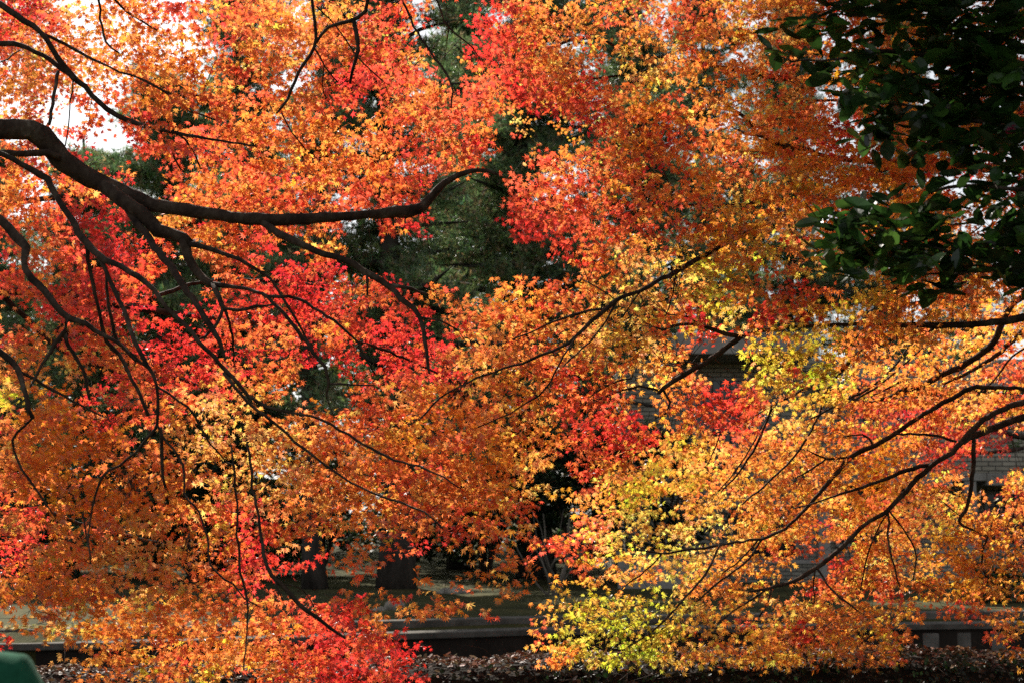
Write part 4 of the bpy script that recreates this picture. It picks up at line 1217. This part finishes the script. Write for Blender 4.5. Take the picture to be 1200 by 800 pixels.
# bare stemmed shrub right of the centre gap
t = thing('bare_shrub', (.75, 26.2, .05), 'leafless shrub with several pale bent stems at the dark wood edge', 'shrub')
mb = MB()
rr = random.Random(5)
for i in range(9):
    a = rr.uniform(-1.2, 1.2)
    rows = [(.75 + rr.gauss(0, .08), 26.2 + rr.gauss(0, .06), 0, .05 if i < 2 else .022)]
    xx, yy, zz = rows[0][:3]
    for k in range(5):
        xx += math.sin(a) * .22 + rr.gauss(0, .06); yy += rr.gauss(0, .06); zz += rr.uniform(.28, .42)
        rows.append((xx, yy, zz, rows[0][3] * (1 - (k + 1) / 6)))
    P = smooth_path(rows, .12); mb.tube(P[:, :3], P[:, 3], 7, .05)
mb.build('stem', noise_mat('pale_bark', [(.3, (.08, .07, .055)), (.7, (.2, .175, .145))], 8, stretch=(1, 1, .3), bump=.3), t, smooth=True)

# far wood behind everything
n = 42000
rr = np.random.default_rng(9)
x = rr.uniform(-34, 34, n); y = rr.uniform(50, 62, n)
top = 6.2 + 1.6 * np.sin(x * .45) + 1.1 * np.sin(x * 1.1 + 2) + np.where(x > 5, -1.5, 2.5) + np.where(x < -5, 2.5, 0) + np.where(np.abs(x + .5) < 5, 4.5, 0)
cx_ = np.round(x / 1.3) * 1.3
z = rr.uniform(0, 1, n) ** .8 * top
nrm = np.stack([rr.normal(0, .6, n), rr.normal(0, .6, n), np.ones(n)], 1)
vv, ff, k = leaf_geo(OVAL_T * np.array([1.5, 1, 1]), np.stack([x + rr.normal(0, .3, n), y, z], 1), nrm, rr.normal(0, 1, (n, 3)), rr.uniform(.2, .42, n), .03)
tag(link('far_woods', mesh_np('far_woods', vv, ff, np.repeat(pick(DARKG + MIDG[:1], n, .3), k, axis=0)), M['green']), kind='stuff')

# ---------------------------------------------------------------- stones by the kerb
def rock(name, label, x, y, z, sx, sy, sz_, seed, group):
    bm = bmesh.new()
    bmesh.ops.create_icosphere(bm, subdivisions=3, radius=1)
    rr = random.Random(seed)
    ph = [rr.uniform(0, 6.28) for _ in range(6)]
    for v_ in bm.verts:
        c = v_.co
        k = 1 + .14 * math.sin(c.x * 3 + ph[0]) + .1 * math.sin(c.y * 4 + ph[1]) + .12 * math.sin(c.z * 3.5 + ph[2]) + .06 * math.sin(c.x * 7 + c.z * 5 + ph[3])
        v_.co = Vector((x + c.x * sx * k, y + c.y * sy * k, z + c.z * sz_ * k))
    me = bpy.data.meshes.new(name); bm.to_mesh(me); bm.free()
    me.polygons.foreach_set('use_smooth', [True] * len(me.polygons))
    o = link(name, me, M['stone'])
    tag(o, label, 'stone', group)


GR = 'stones lying along the kerb'
rock('boulder', 'largest rounded pale stone behind the kerb below the thick trunk', *at(461, 712, 22.6)[:2], .09, .21, .17, .14, 1, GR)
rock('boulder', 'small pale stone touching the largest one on its left', *at(443, 713, 22.4)[:2], .06, .1, .1, .09, 2, GR)
rock('boulder', 'small dark stone second to the left of the largest stone', *at(432, 714, 22.3)[:2], .05, .08, .08, .07, 3, GR)
rock('boulder', 'flat pale stone lying on the grass further back right of the trunk', *at(529, 683, 27)[:2], .1, .35, .2, .1, 4, GR)

# ---------------------------------------------------------------- person in green at the lower left corner
def skin_mesh(name, joints, edges, root, mat, parent, sub=2):
    bm = bmesh.new()
    lay = bm.verts.layers.skin.verify()
    vs = []
    for (co, rx, ry) in joints:
        v_ = bm.verts.new(co); v_[lay].radius = (rx, ry); vs.append(v_)
    vs[root][lay].use_root = True
    for a, b in edges: bm.edges.new((vs[a], vs[b]))
    me = bpy.data.meshes.new(name); bm.to_mesh(me); bm.free()
    o = link(name, me, mat, parent)
    m_ = o.modifiers.new('skin', 'SKIN'); m_.use_smooth_shade = True
    s_ = o.modifiers.new('sub', 'SUBSURF'); s_.levels = sub; s_.render_levels = sub
    return o


PX, PY = -1.19, 3.0
per = thing('person', (PX, PY, 0), 'person in a dark green fleece jacket, shoulder showing at the lower left corner', 'person')
def P_(x, y, z): return (PX + x, PY + y, z)
body = [(P_(0, 0, .86), .12, .1), (P_(0, .01, 1.05), .11, .085), (P_(0, .01, 1.22), .12, .085), (P_(0, 0, 1.33), .06, .055), (P_(0, .015, 1.40), .048, .048),
        (P_(0, .035, 1.47), .07, .075), (P_(0, .04, 1.545), .072, .085), (P_(0, .03, 1.6), .045, .055),
        (P_(.08, 0, .84), .085, .085), (P_(.095, .01, .45), .055, .055), (P_(.1, -.02, .08), .035, .035), (P_(.11, .1, .035), .03, .022),
        (P_(-.08, 0, .84), .085, .085), (P_(-.095, .01, .45), .055, .055), (P_(-.1, -.02, .08), .035, .035), (P_(-.11, .1, .035), .03, .022),
        (P_(.165, 0, 1.25), .05, .05), (P_(.225, 0, .99), .037, .037), (P_(.225, .1, .78), .027, .024), (P_(.222, .13, .73), .03, .016),
        (P_(-.165, 0, 1.25), .05, .05), (P_(-.225, 0, .99), .037, .037), (P_(-.225, .1, .78), .027, .024), (P_(-.222, .13, .73), .03, .016)]
be = [(0, 1), (1, 2), (2, 3), (3, 4), (4, 5), (5, 6), (6, 7), (0, 8), (8, 9), (9, 10), (10, 11), (0, 12), (12, 13), (13, 14), (14, 15), (2, 16), (16, 17), (17, 18), (18, 19), (2, 20), (20, 21), (21, 22), (22, 23)]
for sx in (1, -1):      # fingers rooted in the palm
    w = 19 if sx == 1 else 23
    for q, (dx, ln) in enumerate(((-.022, .06), (-.008, .072), (.007, .068), (.021, .052))):
        b = len(body)
        bz = (P_(sx * .222 + dx, .14, .705), .0085, .0085)
        body += [bz, (P_(sx * .222 + dx, .15, .705 - ln * .55), .008, .008), (P_(sx * .222 + dx, .145, .705 - ln), .0065, .0065)]
        be += [(w, b), (b, b + 1), (b + 1, b + 2)]
    b = len(body)
    body += [(P_(sx * .222 - sx * .033, .15, .735), .01, .01), (P_(sx * .222 - sx * .04, .165, .7), .0075, .0075)]
    be += [(w, b), (b, b + 1)]
skin_mesh('body', body, be, 0, M['skin'], per)
jk = [(P_(0, 0, .80), .175, .13), (P_(0, .01, .95), .165, .125), (P_(0, .01, 1.1), .165, .125), (P_(0, .0, 1.22), .15, .115), (P_(0, 0, 1.31), .085, .08), (P_(0, .01, 1.37), .066, .064),
      (P_(.145, 0, 1.245), .088, .085), (P_(.215, 0, 1.1), .075, .072), (P_(.24, 0, .98), .064, .062), (P_(.235, .08, .82), .046, .044),
      (P_(-.145, 0, 1.245), .088, .085), (P_(-.215, 0, 1.1), .075, .072), (P_(-.24, 0, .98), .064, .062), (P_(-.235, .08, .82), .046, .044)]
je = [(0, 1), (1, 2), (2, 3), (3, 4), (4, 5), (3, 6), (6, 7), (7, 8), (8, 9), (3, 10), (10, 11), (11, 12), (12, 13)]
skin_mesh('jacket', jk, je, 2, M['fleece'], per, 3)
tj = [(P_(0, 0, .86), .135, .11), (P_(.085, 0, .8), .105, .1), (P_(.097, .01, .45), .075, .075), (P_(.1, -.015, .1), .062, .062), (P_(-.085, 0, .8), .105, .1), (P_(-.097, .01, .45), .075, .075), (P_(-.1, -.015, .1), .062, .062)]
skin_mesh('trousers', tj, [(0, 1), (1, 2), (2, 3), (0, 4), (4, 5), (5, 6)], 0, M['trousers'], per)
skin_mesh('hair', [(P_(0, .0, 1.43), .062, .05), (P_(0, -.005, 1.5), .085, .075), (P_(0, .02, 1.56), .088, .09), (P_(0, .03, 1.61), .06, .065)], [(0, 1), (1, 2), (2, 3)], 1, M['hair'], per)
for sx in (1, -1):
    skin_mesh('shoe', [(P_(sx * .1, -.04, .05), .045, .045), (P_(sx * .105, .05, .042), .045, .035), (P_(sx * .11, .14, .035), .04, .028)], [(0, 1), (1, 2)], 0, M['shoe'], per)
    bm = bmesh.new(); bmesh.ops.create_uvsphere(bm, u_segments=10, v_segments=8, radius=.011)
    for v_ in bm.verts: v_.co += Vector(P_(sx * .03, .118, 1.53))
    me = bpy.data.meshes.new('eye'); bm.to_mesh(me); bm.free(); link('eye', me, M['hair'], per)
    skin_mesh('ear', [(P_(sx * .08, .03, 1.54), .008, .014), (P_(sx * .085, .03, 1.5), .007, .01)], [(0, 1)], 0, M['skin'], per, 1)
skin_mesh('nose', [(P_(0, .12, 1.53), .009, .009), (P_(0, .138, 1.5), .013, .012)], [(0, 1)], 0, M['skin'], per, 1)
